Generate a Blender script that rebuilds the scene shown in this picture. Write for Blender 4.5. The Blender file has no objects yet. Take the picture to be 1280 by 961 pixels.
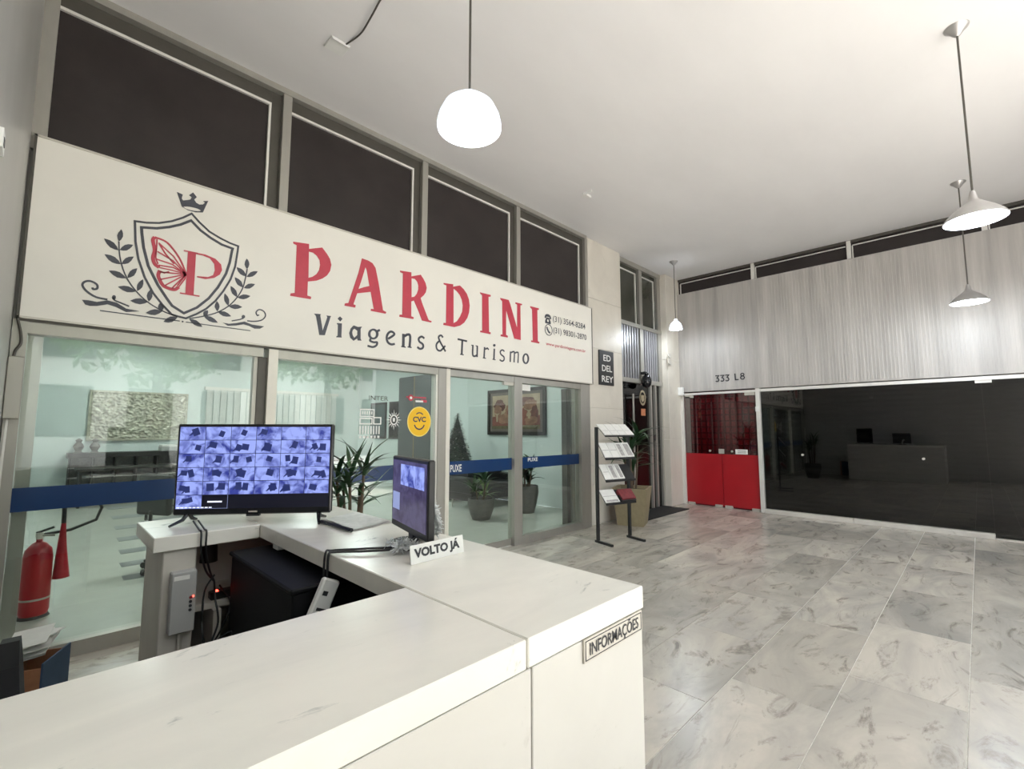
import bpy, bmesh, math, random
from mathutils import Vector, Matrix, noise
from mathutils.geometry import tessellate_polygon
random.seed(7)
R = math.radians
C = bpy.context.scene.collection

# ---------------------------------------------------------------- camera
F_PX, H_CAM = 585.0, 1.5
pitch = math.atan(56 / F_PX)
yaw = math.atan((1224 - 640) / F_PX * math.cos(pitch))
fwd = Vector((math.cos(yaw) * math.cos(pitch), math.sin(yaw) * math.cos(pitch), math.sin(pitch)))
rgt = Vector((math.sin(yaw), -math.cos(yaw), 0))
upv = rgt.cross(fwd)
cd = bpy.data.cameras.new('camera'); cam = bpy.data.objects.new('camera', cd); C.objects.link(cam)
cd.sensor_width = 36; cd.lens = F_PX * 36 / 1280; cd.clip_start = 0.02
m = Matrix((rgt, upv, -fwd)).transposed().to_4x4(); m.translation = (0, 0, H_CAM)
cam.matrix_world = m
bpy.context.scene.camera = cam
# ---------------------------------------------------------------- world and exposure
w = bpy.data.worlds.new('world'); bpy.context.scene.world = w; w.use_nodes = True
bg = w.node_tree.nodes['Background']
bg.inputs[0].default_value = (0.90, 0.96, 1.04, 1); bg.inputs[1].default_value = 3.6
vs = bpy.context.scene.view_settings
vs.view_transform = 'Standard'; vs.look = 'None'; vs.gamma = 1.0; vs.use_curve_mapping = False; vs.exposure = 0.23

# ---------------------------------------------------------------- sun on the street
sd = bpy.data.lights.new('sun', 'SUN'); sd.energy = 26; sd.angle = R(1.0); sd.color = (1.0, .975, .955)
so = bpy.data.objects.new('sun', sd); C.objects.link(so); so.location = (4, -10, 20); so.rotation_euler = (R(15), 0, 0)

# ---------------------------------------------------------------- materials
def newmat(n):
    mt = bpy.data.materials.new(n); mt.use_nodes = True
    nt = mt.node_tree; return mt, nt, nt.nodes['Principled BSDF']
def nd(nt, t, **kw):
    x = nt.nodes.new(t)
    for k, v in kw.items():
        if k in x.inputs.keys(): x.inputs[k].default_value = v
        else: setattr(x, k, v)
    return x
def pm(n, col, rough=0.5, metal=0.0, var=0.12, scale=8.0, bump=0.0, stretch=(1, 1, 1), spec=0.5, detail=4):
    mt, nt, p = newmat(n); L = nt.links.new
    geo = nd(nt, 'ShaderNodeNewGeometry'); mp = nd(nt, 'ShaderNodeMapping'); mp.inputs['Scale'].default_value = stretch
    L(geo.outputs['Position'], mp.inputs[0])
    nz = nd(nt, 'ShaderNodeTexNoise', Scale=scale, Detail=detail, Roughness=0.6); L(mp.outputs[0], nz.inputs['Vector'])
    rp = nd(nt, 'ShaderNodeValToRGB'); e = rp.color_ramp.elements
    e[0].position = .3; e[1].position = .7
    e[0].color = [c * (1 - var) for c in col] + [1]; e[1].color = [min(1, c * (1 + var * .6)) for c in col] + [1]
    L(nz.outputs['Fac'], rp.inputs[0]); L(rp.outputs[0], p.inputs['Base Color'])
    p.inputs['Roughness'].default_value = rough; p.inputs['Metallic'].default_value = metal
    p.inputs['Specular IOR Level'].default_value = spec
    if bump:
        b = nd(nt, 'ShaderNodeBump', Strength=bump, Distance=0.01); L(nz.outputs['Fac'], b.inputs['Height']); L(b.outputs[0], p.inputs['Normal'])
    return mt
def marble(n, base, vein, rough, sc, stretch, tile=False, alt=None, vp=(.27, .38)):
    mt, nt, p = newmat(n); L = nt.links.new
    geo = nd(nt, 'ShaderNodeNewGeometry'); mp = nd(nt, 'ShaderNodeMapping'); mp.inputs['Scale'].default_value = stretch
    mp.inputs['Rotation'].default_value = (0, 0, R(24))
    if tile:
        oi = nd(nt, 'ShaderNodeObjectInfo'); mu = nd(nt, 'ShaderNodeMath', operation='MULTIPLY'); mu.inputs[1].default_value = 37.0
        L(oi.outputs['Random'], mu.inputs[0]); ad = nd(nt, 'ShaderNodeVectorMath', operation='ADD')
        L(geo.outputs['Position'], ad.inputs[0]); L(mu.outputs[0], ad.inputs[1]); L(ad.outputs[0], mp.inputs[0])
    else: L(geo.outputs['Position'], mp.inputs[0])
    big = nd(nt, 'ShaderNodeTexNoise', Scale=sc * .5, Detail=6, Roughness=.62, Distortion=1.2); L(mp.outputs[0], big.inputs['Vector'])
    fine = nd(nt, 'ShaderNodeTexNoise', Scale=sc, Detail=9, Roughness=.7, Distortion=2.2); L(mp.outputs[0], fine.inputs['Vector'])
    r1 = nd(nt, 'ShaderNodeValToRGB'); e = r1.color_ramp.elements
    e[0].position = .36; e[1].position = .64; e[0].color = (*(alt or base), 1); e[1].color = (*base, 1)
    L(big.outputs['Fac'], r1.inputs[0])
    r2 = nd(nt, 'ShaderNodeValToRGB'); e = r2.color_ramp.elements
    e[0].position = vp[0]; e[0].color = (1, 1, 1, 1); e[1].position = vp[1]; e[1].color = (0, 0, 0, 1)
    L(fine.outputs['Fac'], r2.inputs[0])
    mx = nd(nt, 'ShaderNodeMix', data_type='RGBA'); L(r2.outputs[0], mx.inputs['Factor']); L(r1.outputs[0], mx.inputs['A']); mx.inputs['B'].default_value = (*vein, 1)
    out = mx.outputs['Result']
    if tile:
        hv = nd(nt, 'ShaderNodeHueSaturation'); mr = nd(nt, 'ShaderNodeMapRange'); mr.inputs['To Min'].default_value = .80; mr.inputs['To Max'].default_value = 1.10
        L(oi.outputs['Random'], mr.inputs['Value']); L(mr.outputs[0], hv.inputs['Value']); L(out, hv.inputs['Color']); out = hv.outputs[0]
    L(out, p.inputs['Base Color']); p.inputs['Roughness'].default_value = rough
    return mt
def glassm(n, tint, gl=(1, 1, 1), rough=0.0):
    mt = bpy.data.materials.new(n); mt.use_nodes = True; nt = mt.node_tree; nt.nodes.clear(); L = nt.links.new
    o = nd(nt, 'ShaderNodeOutputMaterial'); mx = nd(nt, 'ShaderNodeMixShader'); lw = nd(nt, 'ShaderNodeLayerWeight', Blend=.5)
    pw = nd(nt, 'ShaderNodeMath', operation='POWER'); pw.inputs[1].default_value = 5.0
    ma = nd(nt, 'ShaderNodeMath', operation='MULTIPLY_ADD'); ma.inputs[1].default_value = .94; ma.inputs[2].default_value = .055
    t = nd(nt, 'ShaderNodeBsdfTransparent'); t.inputs[0].default_value = (*tint, 1)
    g = nd(nt, 'ShaderNodeBsdfGlossy'); g.inputs[0].default_value = (*gl, 1); g.inputs['Roughness'].default_value = rough
    L(lw.outputs['Facing'], pw.inputs[0]); L(pw.outputs[0], ma.inputs[0]); L(ma.outputs[0], mx.inputs[0]); L(t.outputs[0], mx.inputs[1]); L(g.outputs[0], mx.inputs[2]); L(mx.outputs[0], o.inputs[0])
    return mt
def emit(n, col, s):
    mt, nt, p = newmat(n); p.inputs['Base Color'].default_value = (*[c * .5 for c in col], 1)
    p.inputs['Emission Color'].default_value = (*col, 1); p.inputs['Emission Strength'].default_value = s; return mt
def screen_mat(n, s, lo, hi):
    mt, nt, p = newmat(n); L = nt.links.new
    tc = nd(nt, 'ShaderNodeTexCoord'); oi = nd(nt, 'ShaderNodeObjectInfo'); mu = nd(nt, 'ShaderNodeMath', operation='MULTIPLY'); mu.inputs[1].default_value = 53
    L(oi.outputs['Random'], mu.inputs[0]); ad = nd(nt, 'ShaderNodeVectorMath', operation='ADD'); L(tc.outputs['Object'], ad.inputs[0]); L(mu.outputs[0], ad.inputs[1])
    nz = nd(nt, 'ShaderNodeTexNoise', Scale=20, Detail=3, Distortion=.7); L(ad.outputs[0], nz.inputs['Vector'])
    rp = nd(nt, 'ShaderNodeValToRGB'); e = rp.color_ramp.elements; e[0].position = .34; e[0].color = (*lo, 1); e[1].position = .58; e[1].color = (*hi, 1)
    L(nz.outputs['Fac'], rp.inputs[0]); L(rp.outputs[0], p.inputs['Emission Color']); p.inputs['Emission Strength'].default_value = s
    p.inputs['Base Color'].default_value = (.01, .01, .015, 1); p.inputs['Roughness'].default_value = .25; return mt

M = {}
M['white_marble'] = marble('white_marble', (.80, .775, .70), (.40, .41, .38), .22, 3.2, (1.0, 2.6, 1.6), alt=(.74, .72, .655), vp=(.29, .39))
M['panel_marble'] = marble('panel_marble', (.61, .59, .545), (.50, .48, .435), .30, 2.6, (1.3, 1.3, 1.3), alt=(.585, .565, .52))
M['old_marble'] = marble('old_marble', (.62, .59, .53), (.42, .38, .33), .38, 3.0, (1.3, 1.3, .9), alt=(.54, .50, .45))
M['pillar_marble'] = marble('pillar_marble', (.66, .62, .54), (.46, .42, .36), .4, 2.2, (1.2, 1.2, .8), alt=(.58, .54, .47))
M['floor_marble'] = marble('floor_marble', (.55, .50, .43), (.22, .195, .17), .27, 1.6, (1.0, 2.4, 1), tile=True, alt=(.36, .338, .305), vp=(.32, .46))
M['grout'] = pm('grout', (.66, .64, .58), .8, var=.2, scale=30)
M['plaster'] = pm('plaster', (.765, .755, .75), .65, var=.035, scale=.8, bump=.08, stretch=(1, 2, 1))
M['left_wall'] = pm('left_wall', (.40, .39, .365), .38, var=.08, scale=2.0, stretch=(1, 1, .3), bump=.05)
M['aluminium'] = pm('aluminium', (.40, .385, .345), .38, .55, var=.06, scale=12, stretch=(1, 1, .2))
M['bead'] = pm('bead', (.74, .72, .67), .35, .2, var=.05)
M['cream_post'] = pm('cream_post', (.74, .71, .63), .45, .1, var=.05)
M['dark_frame'] = pm('dark_frame', (.085, .078, .066), .45, .3, var=.1)
M['dark_pane'] = pm('dark_pane', (.030, .024, .023), .22, var=.2, scale=2, spec=.35)
M['glass'] = glassm('glass', (.935, .97, .955))
M['smoke_glass'] = glassm('smoke_glass', (.22, .215, .20))
M['rose_glass'] = glassm('rose_glass', (.80, .62, .64))
M['shutter'] = pm('shutter', (.16, .155, .14), .5, .1, var=.25, scale=3, stretch=(1, .4, 5))
M['blue_film'] = pm('blue_film', (.006, .036, .125), .3, var=.08, scale=3)
M['sign_white'] = pm('sign_white', (.78, .755, .69), .42, var=.035, scale=2)
M['sign_red'] = pm('sign_red', (.50, .045, .075), .42, var=.08, scale=12)
M['sign_dark'] = pm('sign_dark', (.055, .058, .075), .45, var=.15, scale=10)
M['mint_wall'] = pm('mint_wall', (.60, .665, .64), .6, var=.03, scale=2)
M['shop_floor'] = pm('shop_floor', (.50, .51, .46), .16, var=.06, scale=1.5)
M['floor_strip'] = pm('floor_strip', (.16, .17, .17), .7, var=.15)
M['black'] = pm('black', (.012, .012, .013), .42, var=.25, scale=10)
M['black_gloss'] = pm('black_gloss', (.010, .010, .012), .16, var=.2)
M['black_matte'] = pm('black_matte', (.006, .006, .007), .6, var=.3, spec=.2)
M['rubber'] = pm('rubber', (.012, .012, .012), .7, var=.3, scale=60, bump=.4)
M['white_paint'] = pm('white_paint', (.78, .78, .75), .45, var=.04)
M['paper'] = pm('paper', (.74, .735, .70), .7, var=.06, scale=20)
M['paper_grey'] = pm('paper_grey', (.40, .385, .375), .35, var=.3, scale=30)
M['ink'] = pm('ink', (.03, .03, .035), .6, var=.2)
M['metal_plate'] = pm('metal_plate', (.56, .53, .47), .4, .35, var=.06, scale=30)
M['red_door'] = pm('red_door', (.36, .011, .017), .32, var=.10, scale=1.5)
M['red_lattice'] = pm('red_lattice', (.075, .006, .012), .35, var=.45, scale=16)
M['dark_red'] = pm('dark_red', (.20, .014, .026), .5, var=.4, scale=10)
M['red_paint'] = pm('red_paint', (.42, .008, .02), .3, var=.08)
M['fascia'] = pm('fascia', (.43, .405, .375), .45, var=.24, scale=2.2, stretch=(1, 3.0, .20), detail=8)
M['lamp_metal'] = pm('lamp_metal', (.50, .485, .475), .34, .7, var=.08)
M['lamp_white'] = pm('lamp_white', (.9, .92, .95), .4, var=.02)
def acrylic():
    mt, nt, p = newmat('lamp_acrylic'); L = nt.links.new
    nz = nd(nt, 'ShaderNodeTexNoise', Scale=6); rp = nd(nt, 'ShaderNodeValToRGB'); rp.color_ramp.elements[0].color = (.86, .90, .95, 1); rp.color_ramp.elements[1].color = (.94, .97, 1, 1); L(nz.outputs['Fac'], rp.inputs[0])
    tr = nd(nt, 'ShaderNodeBsdfTranslucent'); L(rp.outputs[0], tr.inputs[0]); L(rp.outputs[0], p.inputs['Base Color']); p.inputs['Roughness'].default_value = .25
    mx = nd(nt, 'ShaderNodeMixShader'); mx.inputs[0].default_value = .6; L(p.outputs[0], mx.inputs[1]); L(tr.outputs[0], mx.inputs[2]); L(mx.outputs[0], nt.nodes['Material Output'].inputs[0]); return mt
M['lamp_acrylic'] = acrylic()
M['bulb'] = emit('bulb', (.86, .93, 1.0), 42)
M['leaf'] = pm('leaf', (.030, .085, .022), .4, var=.5, scale=9)
M['leaf_dark'] = pm('leaf_dark', (.016, .05, .018), .4, var=.5, scale=9)
M['leaf_light'] = pm('leaf_light', (.10, .19, .035), .45, var=.4, scale=9)
M['pot_beige'] = pm('pot_beige', (.25, .205, .12), .6, var=.12, scale=14)
M['pot_grey'] = pm('pot_grey', (.10, .095, .085), .6, var=.25, scale=9, bump=.3)
M['soil'] = pm('soil', (.03, .02, .014), .9, var=.4, scale=40)
M['bark'] = pm('bark', (.10, .07, .045), .8, var=.35, scale=18, stretch=(1, 1, .3), bump=.4)
M['silver'] = pm('silver', (.45, .44, .36), .35, .55, var=.35, scale=9, bump=.2)
M['tinsel'] = pm('tinsel', (.70, .72, .71), .3, .35, var=.3, scale=60)
M['yellow'] = pm('yellow', (.88, .52, .012), .4, var=.04)
M['yellow_rim'] = pm('yellow_rim', (.92, .72, .22), .4, var=.04)
M['navy'] = pm('navy', (.03, .03, .09), .4, var=.1)
M['frame_black'] = pm('frame_black', (.022, .018, .016), .35, var=.2)
M['mat_board'] = pm('mat_board', (.14, .115, .10), .6, var=.15)
M['art_sky'] = pm('art_sky', (.40, .31, .21), .6, var=.25, scale=4)
M['art_red'] = pm('art_red', (.22, .075, .055), .6, var=.4, scale=7)
M['art_brown'] = pm('art_brown', (.13, .05, .04), .6, var=.4, scale=9)
M['art_olive'] = pm('art_olive', (.12, .10, .05), .6, var=.4, scale=9)
M['art_photo'] = pm('art_photo', (.04, .038, .036), .9, var=.9, scale=6, spec=.1)
M['art_tan'] = pm('art_tan', (.28, .15, .10), .7, var=.4, scale=8)
M['art_green'] = pm('art_green', (.055, .085, .085), .4, var=.3, scale=3)
M['wardrobe'] = pm('wardrobe', (.075, .085, .085), .35, var=.1, scale=2)
M['gold_edge'] = pm('gold_edge', (.30, .20, .08), .4, .4, var=.1)
M['card'] = pm('card', (.34, .15, .075), .8, var=.15, scale=20)
M['blue_card'] = pm('blue_card', (.028, .06, .115), .7, var=.15)
M['grey_plastic'] = pm('grey_plastic', (.40, .40, .39), .4, var=.05)
M['grey_case'] = pm('grey_case', (.33, .33, .31), .45, var=.08)
M['corrugated'] = pm('corrugated', (.30, .30, .31), .35, .4, var=.15, scale=4)
M['olive_pane'] = pm('olive_pane', (.045, .045, .034), .25, var=.2, scale=2)
M['wood_dark'] = pm('wood_dark', (.020, .017, .015), .5, var=.3, scale=6)
M['red_led'] = emit('red_led', (1.0, .05, .03), 9)
M['added_panel_glow'] = emit('added_panel_glow', (.93, 1.0, .97), 33.0)  # glow of the unseen panels added to light the shop
M['screen_view'] = screen_mat('screen_view', .9, (.035, .05, .30), (.34, .42, .95))
M['screen_desk'] = screen_mat('screen_desk', .28, (.12, .09, .24), (.24, .20, .45))
M['screen_dark'] = emit('screen_dark', (.008, .009, .03), .15)
M['screen_shape'] = emit('screen_shape', (.02, .03, .13), .8)
M['screen_grid'] = emit('screen_grid', (.35, .42, .75), .6)
M['screen_text'] = emit('screen_text', (.8, .85, 1.0), .9)
M['brick_red'] = pm('brick_red', (.30, .15, .10), .8, var=.2, scale=6)
M['asphalt'] = pm('asphalt', (.46, .44, .41), .85, var=.15, scale=14)
M['facade'] = pm('facade', (.60, .58, .53), .7, var=.08, scale=2)
M['pink_pack'] = pm('pink_pack', (.20, .03, .035), .5, var=.3, scale=30)
M['crest'] = pm('crest', (.30, .25, .16), .45, var=.2, scale=30)
M['orange_label'] = pm('orange_label', (.45, .17, .08), .5, var=.2, scale=30)

# ---------------------------------------------------------------- mesh helpers
class B:
    def __init__(s): s.v = []; s.f = []
    def add(s, vs, fs):
        o = len(s.v); s.v += [tuple(x) for x in vs]; s.f += [tuple(i + o for i in q) for q in fs]; return s
    def box(s, x0, x1, y0, y1, z0, z1, bev=0):
        if bev:
            bm = bmesh.new(); bmesh.ops.create_cube(bm, size=1)
            for q in bm.verts: q.co = Vector(((x0 + x1) / 2 + q.co.x * (x1 - x0), (y0 + y1) / 2 + q.co.y * (y1 - y0), (z0 + z1) / 2 + q.co.z * (z1 - z0)))
            bmesh.ops.bevel(bm, geom=bm.edges[:], offset=bev, segments=2 if bev > .008 else 1, affect='EDGES', profile=.5)
            s.frombm(bm); return s
        v = [(x, y, z) for z in (z0, z1) for y in (y0, y1) for x in (x0, x1)]
        return s.add(v, [(0, 2, 3, 1), (4, 5, 7, 6), (0, 1, 5, 4), (2, 6, 7, 3), (0, 4, 6, 2), (1, 3, 7, 5)])
    def frombm(s, bm):
        bm.verts.index_update(); s.add([q.co for q in bm.verts], [[q.index for q in f.verts] for f in bm.faces]); bm.free()
    def tube(s, pts, r, n=8, cap=True):
        pts = [Vector(p) for p in pts]; rr = r if isinstance(r, (list, tuple)) else [r] * len(pts)
        o = []; k = len(pts); ref = None
        for i, p in enumerate(pts):
            t = (pts[min(i + 1, k - 1)] - pts[max(i - 1, 0)]).normalized()
            if ref is None: ref = t.cross(Vector((0, 0, 1)) if abs(t.z) < .9 else Vector((1, 0, 0))).normalized()
            ref = (ref - t * ref.dot(t)).normalized(); q = t.cross(ref)
            o += [p + (ref * math.cos(2 * math.pi * j / n) + q * math.sin(2 * math.pi * j / n)) * rr[i] for j in range(n)]
        fs = [(i * n + j, i * n + (j + 1) % n, (i + 1) * n + (j + 1) % n, (i + 1) * n + j) for i in range(k - 1) for j in range(n)]
        if cap: fs += [tuple(range(n))[::-1], tuple((k - 1) * n + j for j in range(n))]
        return s.add(o, fs)
    def lathe(s, prof, c=(0, 0, 0), n=32, cap=False):
        o = [(c[0] + r * math.cos(2 * math.pi * j / n), c[1] + r * math.sin(2 * math.pi * j / n), c[2] + z) for r, z in prof for j in range(n)]
        fs = [(i * n + j, i * n + (j + 1) % n, (i + 1) * n + (j + 1) % n, (i + 1) * n + j) for i in range(len(prof) - 1) for j in range(n)]
        if cap: fs += [tuple(range(n))[::-1], tuple((len(prof) - 1) * n + j for j in range(n))]
        return s.add(o, fs)
    def prism(s, poly, fn, th, hole=None):
        """flat outline (u,v), fn(u,v,d)->3D, d=0 front, d=th back"""
        loops = [poly] + ([hole] if hole else [])
        flat = [p for l in loops for p in l]
        tri = tessellate_polygon([[Vector((p[0], p[1], 0)) for p in l] for l in loops])
        n = len(flat)
        fs = [tuple(t) for t in tri]; off = 0
        for l in loops:
            k = len(l)
            fs += [(off + i, off + (i + 1) % k, n + off + (i + 1) % k, n + off + i) for i in range(k)]; off += k
        return s.add([fn(p[0], p[1], 0) for p in flat] + [fn(p[0], p[1], th) for p in flat], fs)
    def stroke(s, pts, wd, fn, th):
        k = len(pts); closed = pts[0] == pts[-1]; lo = []; ro = []
        for i, p in enumerate(pts):
            a = pts[i - 1] if i else (pts[-2] if closed else p); b = pts[i + 1] if i < k - 1 else (pts[1] if closed else p)
            d1 = Vector((p[0] - a[0], p[1] - a[1])); d2 = Vector((b[0] - p[0], b[1] - p[1]))
            d1 = d1.normalized() if d1.length else d2.normalized(); d2 = d2.normalized() if d2.length else d1
            t = (d1 + d2); t = t.normalized() if t.length > .1 else d1
            c = max(.5, t.dot(d1)); nx, ny = -t.y * wd / 2 / c, t.x * wd / 2 / c
            lo.append((p[0] + nx, p[1] + ny)); ro.append((p[0] - nx, p[1] - ny))
        v = [fn(*q, 0) for q in lo] + [fn(*q, 0) for q in ro] + [fn(*q, th) for q in lo] + [fn(*q, th) for q in ro]
        fs = []
        for i in range(k - 1):
            fs += [(i, i + 1, k + i + 1, k + i), (i, 2 * k + i, 2 * k + i + 1, i + 1), (k + i, k + i + 1, 3 * k + i + 1, 3 * k + i)]
        return s.add(v, fs)
    def text(s, body, fn, u0, v0, wdt, hgt, th, bold=0.0):
        cu = bpy.data.curves.new('tmp', 'FONT'); cu.body = body; cu.resolution_u = 3; cu.offset = bold
        o = bpy.data.objects.new('tmp', cu); C.objects.link(o); bpy.context.view_layer.update()
        me = bpy.data.meshes.new_from_object(o.evaluated_get(bpy.context.evaluated_depsgraph_get()))
        xs = [q.co.x for q in me.vertices]; ys = [q.co.y for q in me.vertices]
        ax, bx_, ay, by = min(xs), max(xs), min(ys), max(ys)
        pts = [(u0 + (q.co.x - ax) / (bx_ - ax) * wdt, v0 + (q.co.y - ay) / (by - ay) * hgt) for q in me.vertices]
        s.add([fn(a, b, 0) for a, b in pts], [tuple(p.vertices) for p in me.polygons])
        bpy.data.objects.remove(o); bpy.data.curves.remove(cu); bpy.data.meshes.remove(me); return s
def wally(y): return lambda u, v, d: (u, y + d, v)            # faces -Y
def wallx(x): return lambda u, v, d: (x + d, -u, v)           # faces -X, u = -y
MW = {}
def obj(name, b, mat, parent=None, smooth=False, local=False):
    me = bpy.data.meshes.new(name); vs = b.v
    if parent is not None and not local:
        inv = MW[parent.name].inverted(); vs = [inv @ Vector(q) for q in vs]
    me.from_pydata([tuple(q) for q in vs], [], b.f); me.materials.append(M[mat] if isinstance(mat, str) else mat)
    bm = bmesh.new(); bm.from_mesh(me); bmesh.ops.recalc_face_normals(bm, faces=bm.faces[:]); bm.to_mesh(me); bm.free()
    if smooth:
        for p in me.polygons: p.use_smooth = True
        try: me.set_sharp_from_angle(angle=R(40))
        except Exception: pass
    o = bpy.data.objects.new(name, me); C.objects.link(o)
    if parent is not None: o.parent = parent
    MW[o.name] = MW[parent.name].copy() if parent is not None else Matrix()
    return o
def tag(o, label, cat=None, group=None, kind=None):
    if label: o['label'] = label
    if cat: o['category'] = cat
    if group: o['group'] = group
    if kind: o['kind'] = kind
    return o
def thing(name, label, cat, loc=(0, 0, 0), rz=0, group=None, kind=None):
    o = bpy.data.objects.new(name, None); C.objects.link(o); o.location = loc; o.rotation_euler = (0, 0, rz); o.empty_display_size = .1
    MW[o.name] = Matrix.Translation(loc) @ Matrix.Rotation(rz, 4, 'Z'); return tag(o, label, cat, group, kind)
def single(name, b, mat, label, cat, group=None, kind=None, smooth=False):
    """one-mesh thing: origin moved to the base of its shape"""
    xs = [q[0] for q in b.v]; ys = [q[1] for q in b.v]; zs = [q[2] for q in b.v]
    c = Vector(((min(xs) + max(xs)) / 2, (min(ys) + max(ys)) / 2, min(zs))); b.v = [tuple(Vector(q) - c) for q in b.v]
    o = obj(name, b, mat, smooth=smooth); o.location = c; MW[o.name] = Matrix.Translation(c); return tag(o, label, cat, group, kind)
def bx(*a, **k): return B().box(*a, **k)

# sign artwork outlines, metres on the sign face (x, z)
RED=[([(1.522,3.207),(1.665,3.226),(1.667,3.179),(1.789,3.227),(1.838,3.177),(1.869,3.134),(1.884,3.081),(1.874,3.017),(1.846,2.967),(1.805,2.928),(1.748,2.893),(1.669,2.867),(1.669,2.734),(1.705,2.729),(1.702,2.705),(1.518,2.7),(1.521,2.723),(1.557,2.735),(1.555,3.183),(1.524,3.191)],[(1.666,3.153),(1.705,3.154),(1.742,3.134),(1.769,3.098),(1.776,3.053),(1.768,3.0),(1.745,2.956),(1.71,2.922),(1.673,2.903)]),([(2.197,3.229),(2.265,3.224),(2.314,3.209),(2.35,3.167),(2.39,3.013),(2.449,2.736),(2.488,2.726),(2.48,2.706),(2.31,2.706),(2.313,2.727),(2.344,2.73),(2.304,2.903),(2.157,2.857),(2.122,2.738),(2.146,2.734),(2.141,2.708),(2.03,2.707),(2.034,2.73),(2.069,2.741),(2.106,2.868),(2.164,3.071)],[(2.238,3.148),(2.253,3.12),(2.288,2.962),(2.226,2.935),(2.17,2.905),(2.195,2.987)]),([(2.64,3.211),(2.783,3.226),(2.784,3.18),(2.905,3.228),(2.942,3.189),(2.971,3.148),(2.989,3.096),(2.978,3.042),(2.951,3.001),(2.91,2.961),(2.935,2.899),(2.983,2.805),(3.022,2.729),(3.064,2.723),(3.058,2.707),(2.934,2.709),(2.891,2.797),(2.824,2.915),(2.789,2.898),(2.793,2.733),(2.826,2.727),(2.82,2.707),(2.645,2.703),(2.648,2.726),(2.68,2.73),(2.677,3.189),(2.643,3.194)],[(2.787,3.159),(2.829,3.163),(2.861,3.139),(2.877,3.099),(2.877,3.052),(2.86,3.001),(2.829,2.96),(2.792,2.947)]),([(3.223,3.205),(3.365,3.221),(3.365,3.191),(3.466,3.229),(3.525,3.196),(3.575,3.151),(3.608,3.089),(3.623,3.014),(3.615,2.927),(3.589,2.854),(3.541,2.786),(3.478,2.738),(3.39,2.706),(3.229,2.707),(3.233,2.732),(3.266,2.735),(3.266,3.186),(3.227,3.19)],[(3.371,3.171),(3.42,3.148),(3.468,3.112),(3.5,3.059),(3.515,2.994),(3.508,2.916),(3.477,2.851),(3.43,2.785),(3.377,2.751)]),([(3.789,3.213),(3.973,3.216),(3.97,3.194),(3.934,3.185),(3.946,2.732),(3.976,2.727),(3.969,2.705),(3.798,2.706),(3.8,2.726),(3.831,2.727),(3.825,3.183),(3.794,3.196)],None),([(4.142,3.212),(4.297,3.216),(4.327,3.162),(4.458,2.86),(4.461,3.184),(4.425,3.19),(4.428,3.21),(4.557,3.211),(4.551,3.192),(4.522,3.187),(4.528,2.706),(4.404,2.709),(4.251,3.072),(4.248,2.736),(4.283,2.728),(4.278,2.705),(4.149,2.705),(4.155,2.729),(4.186,2.731),(4.178,3.172),(4.147,3.195)],None),([(4.719,3.211),(4.903,3.214),(4.899,3.191),(4.868,3.185),(4.875,2.737),(4.91,2.728),(4.904,2.707),(4.738,2.708),(4.738,2.729),(4.773,2.732),(4.76,3.174),(4.724,3.193)],None)]
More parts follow.
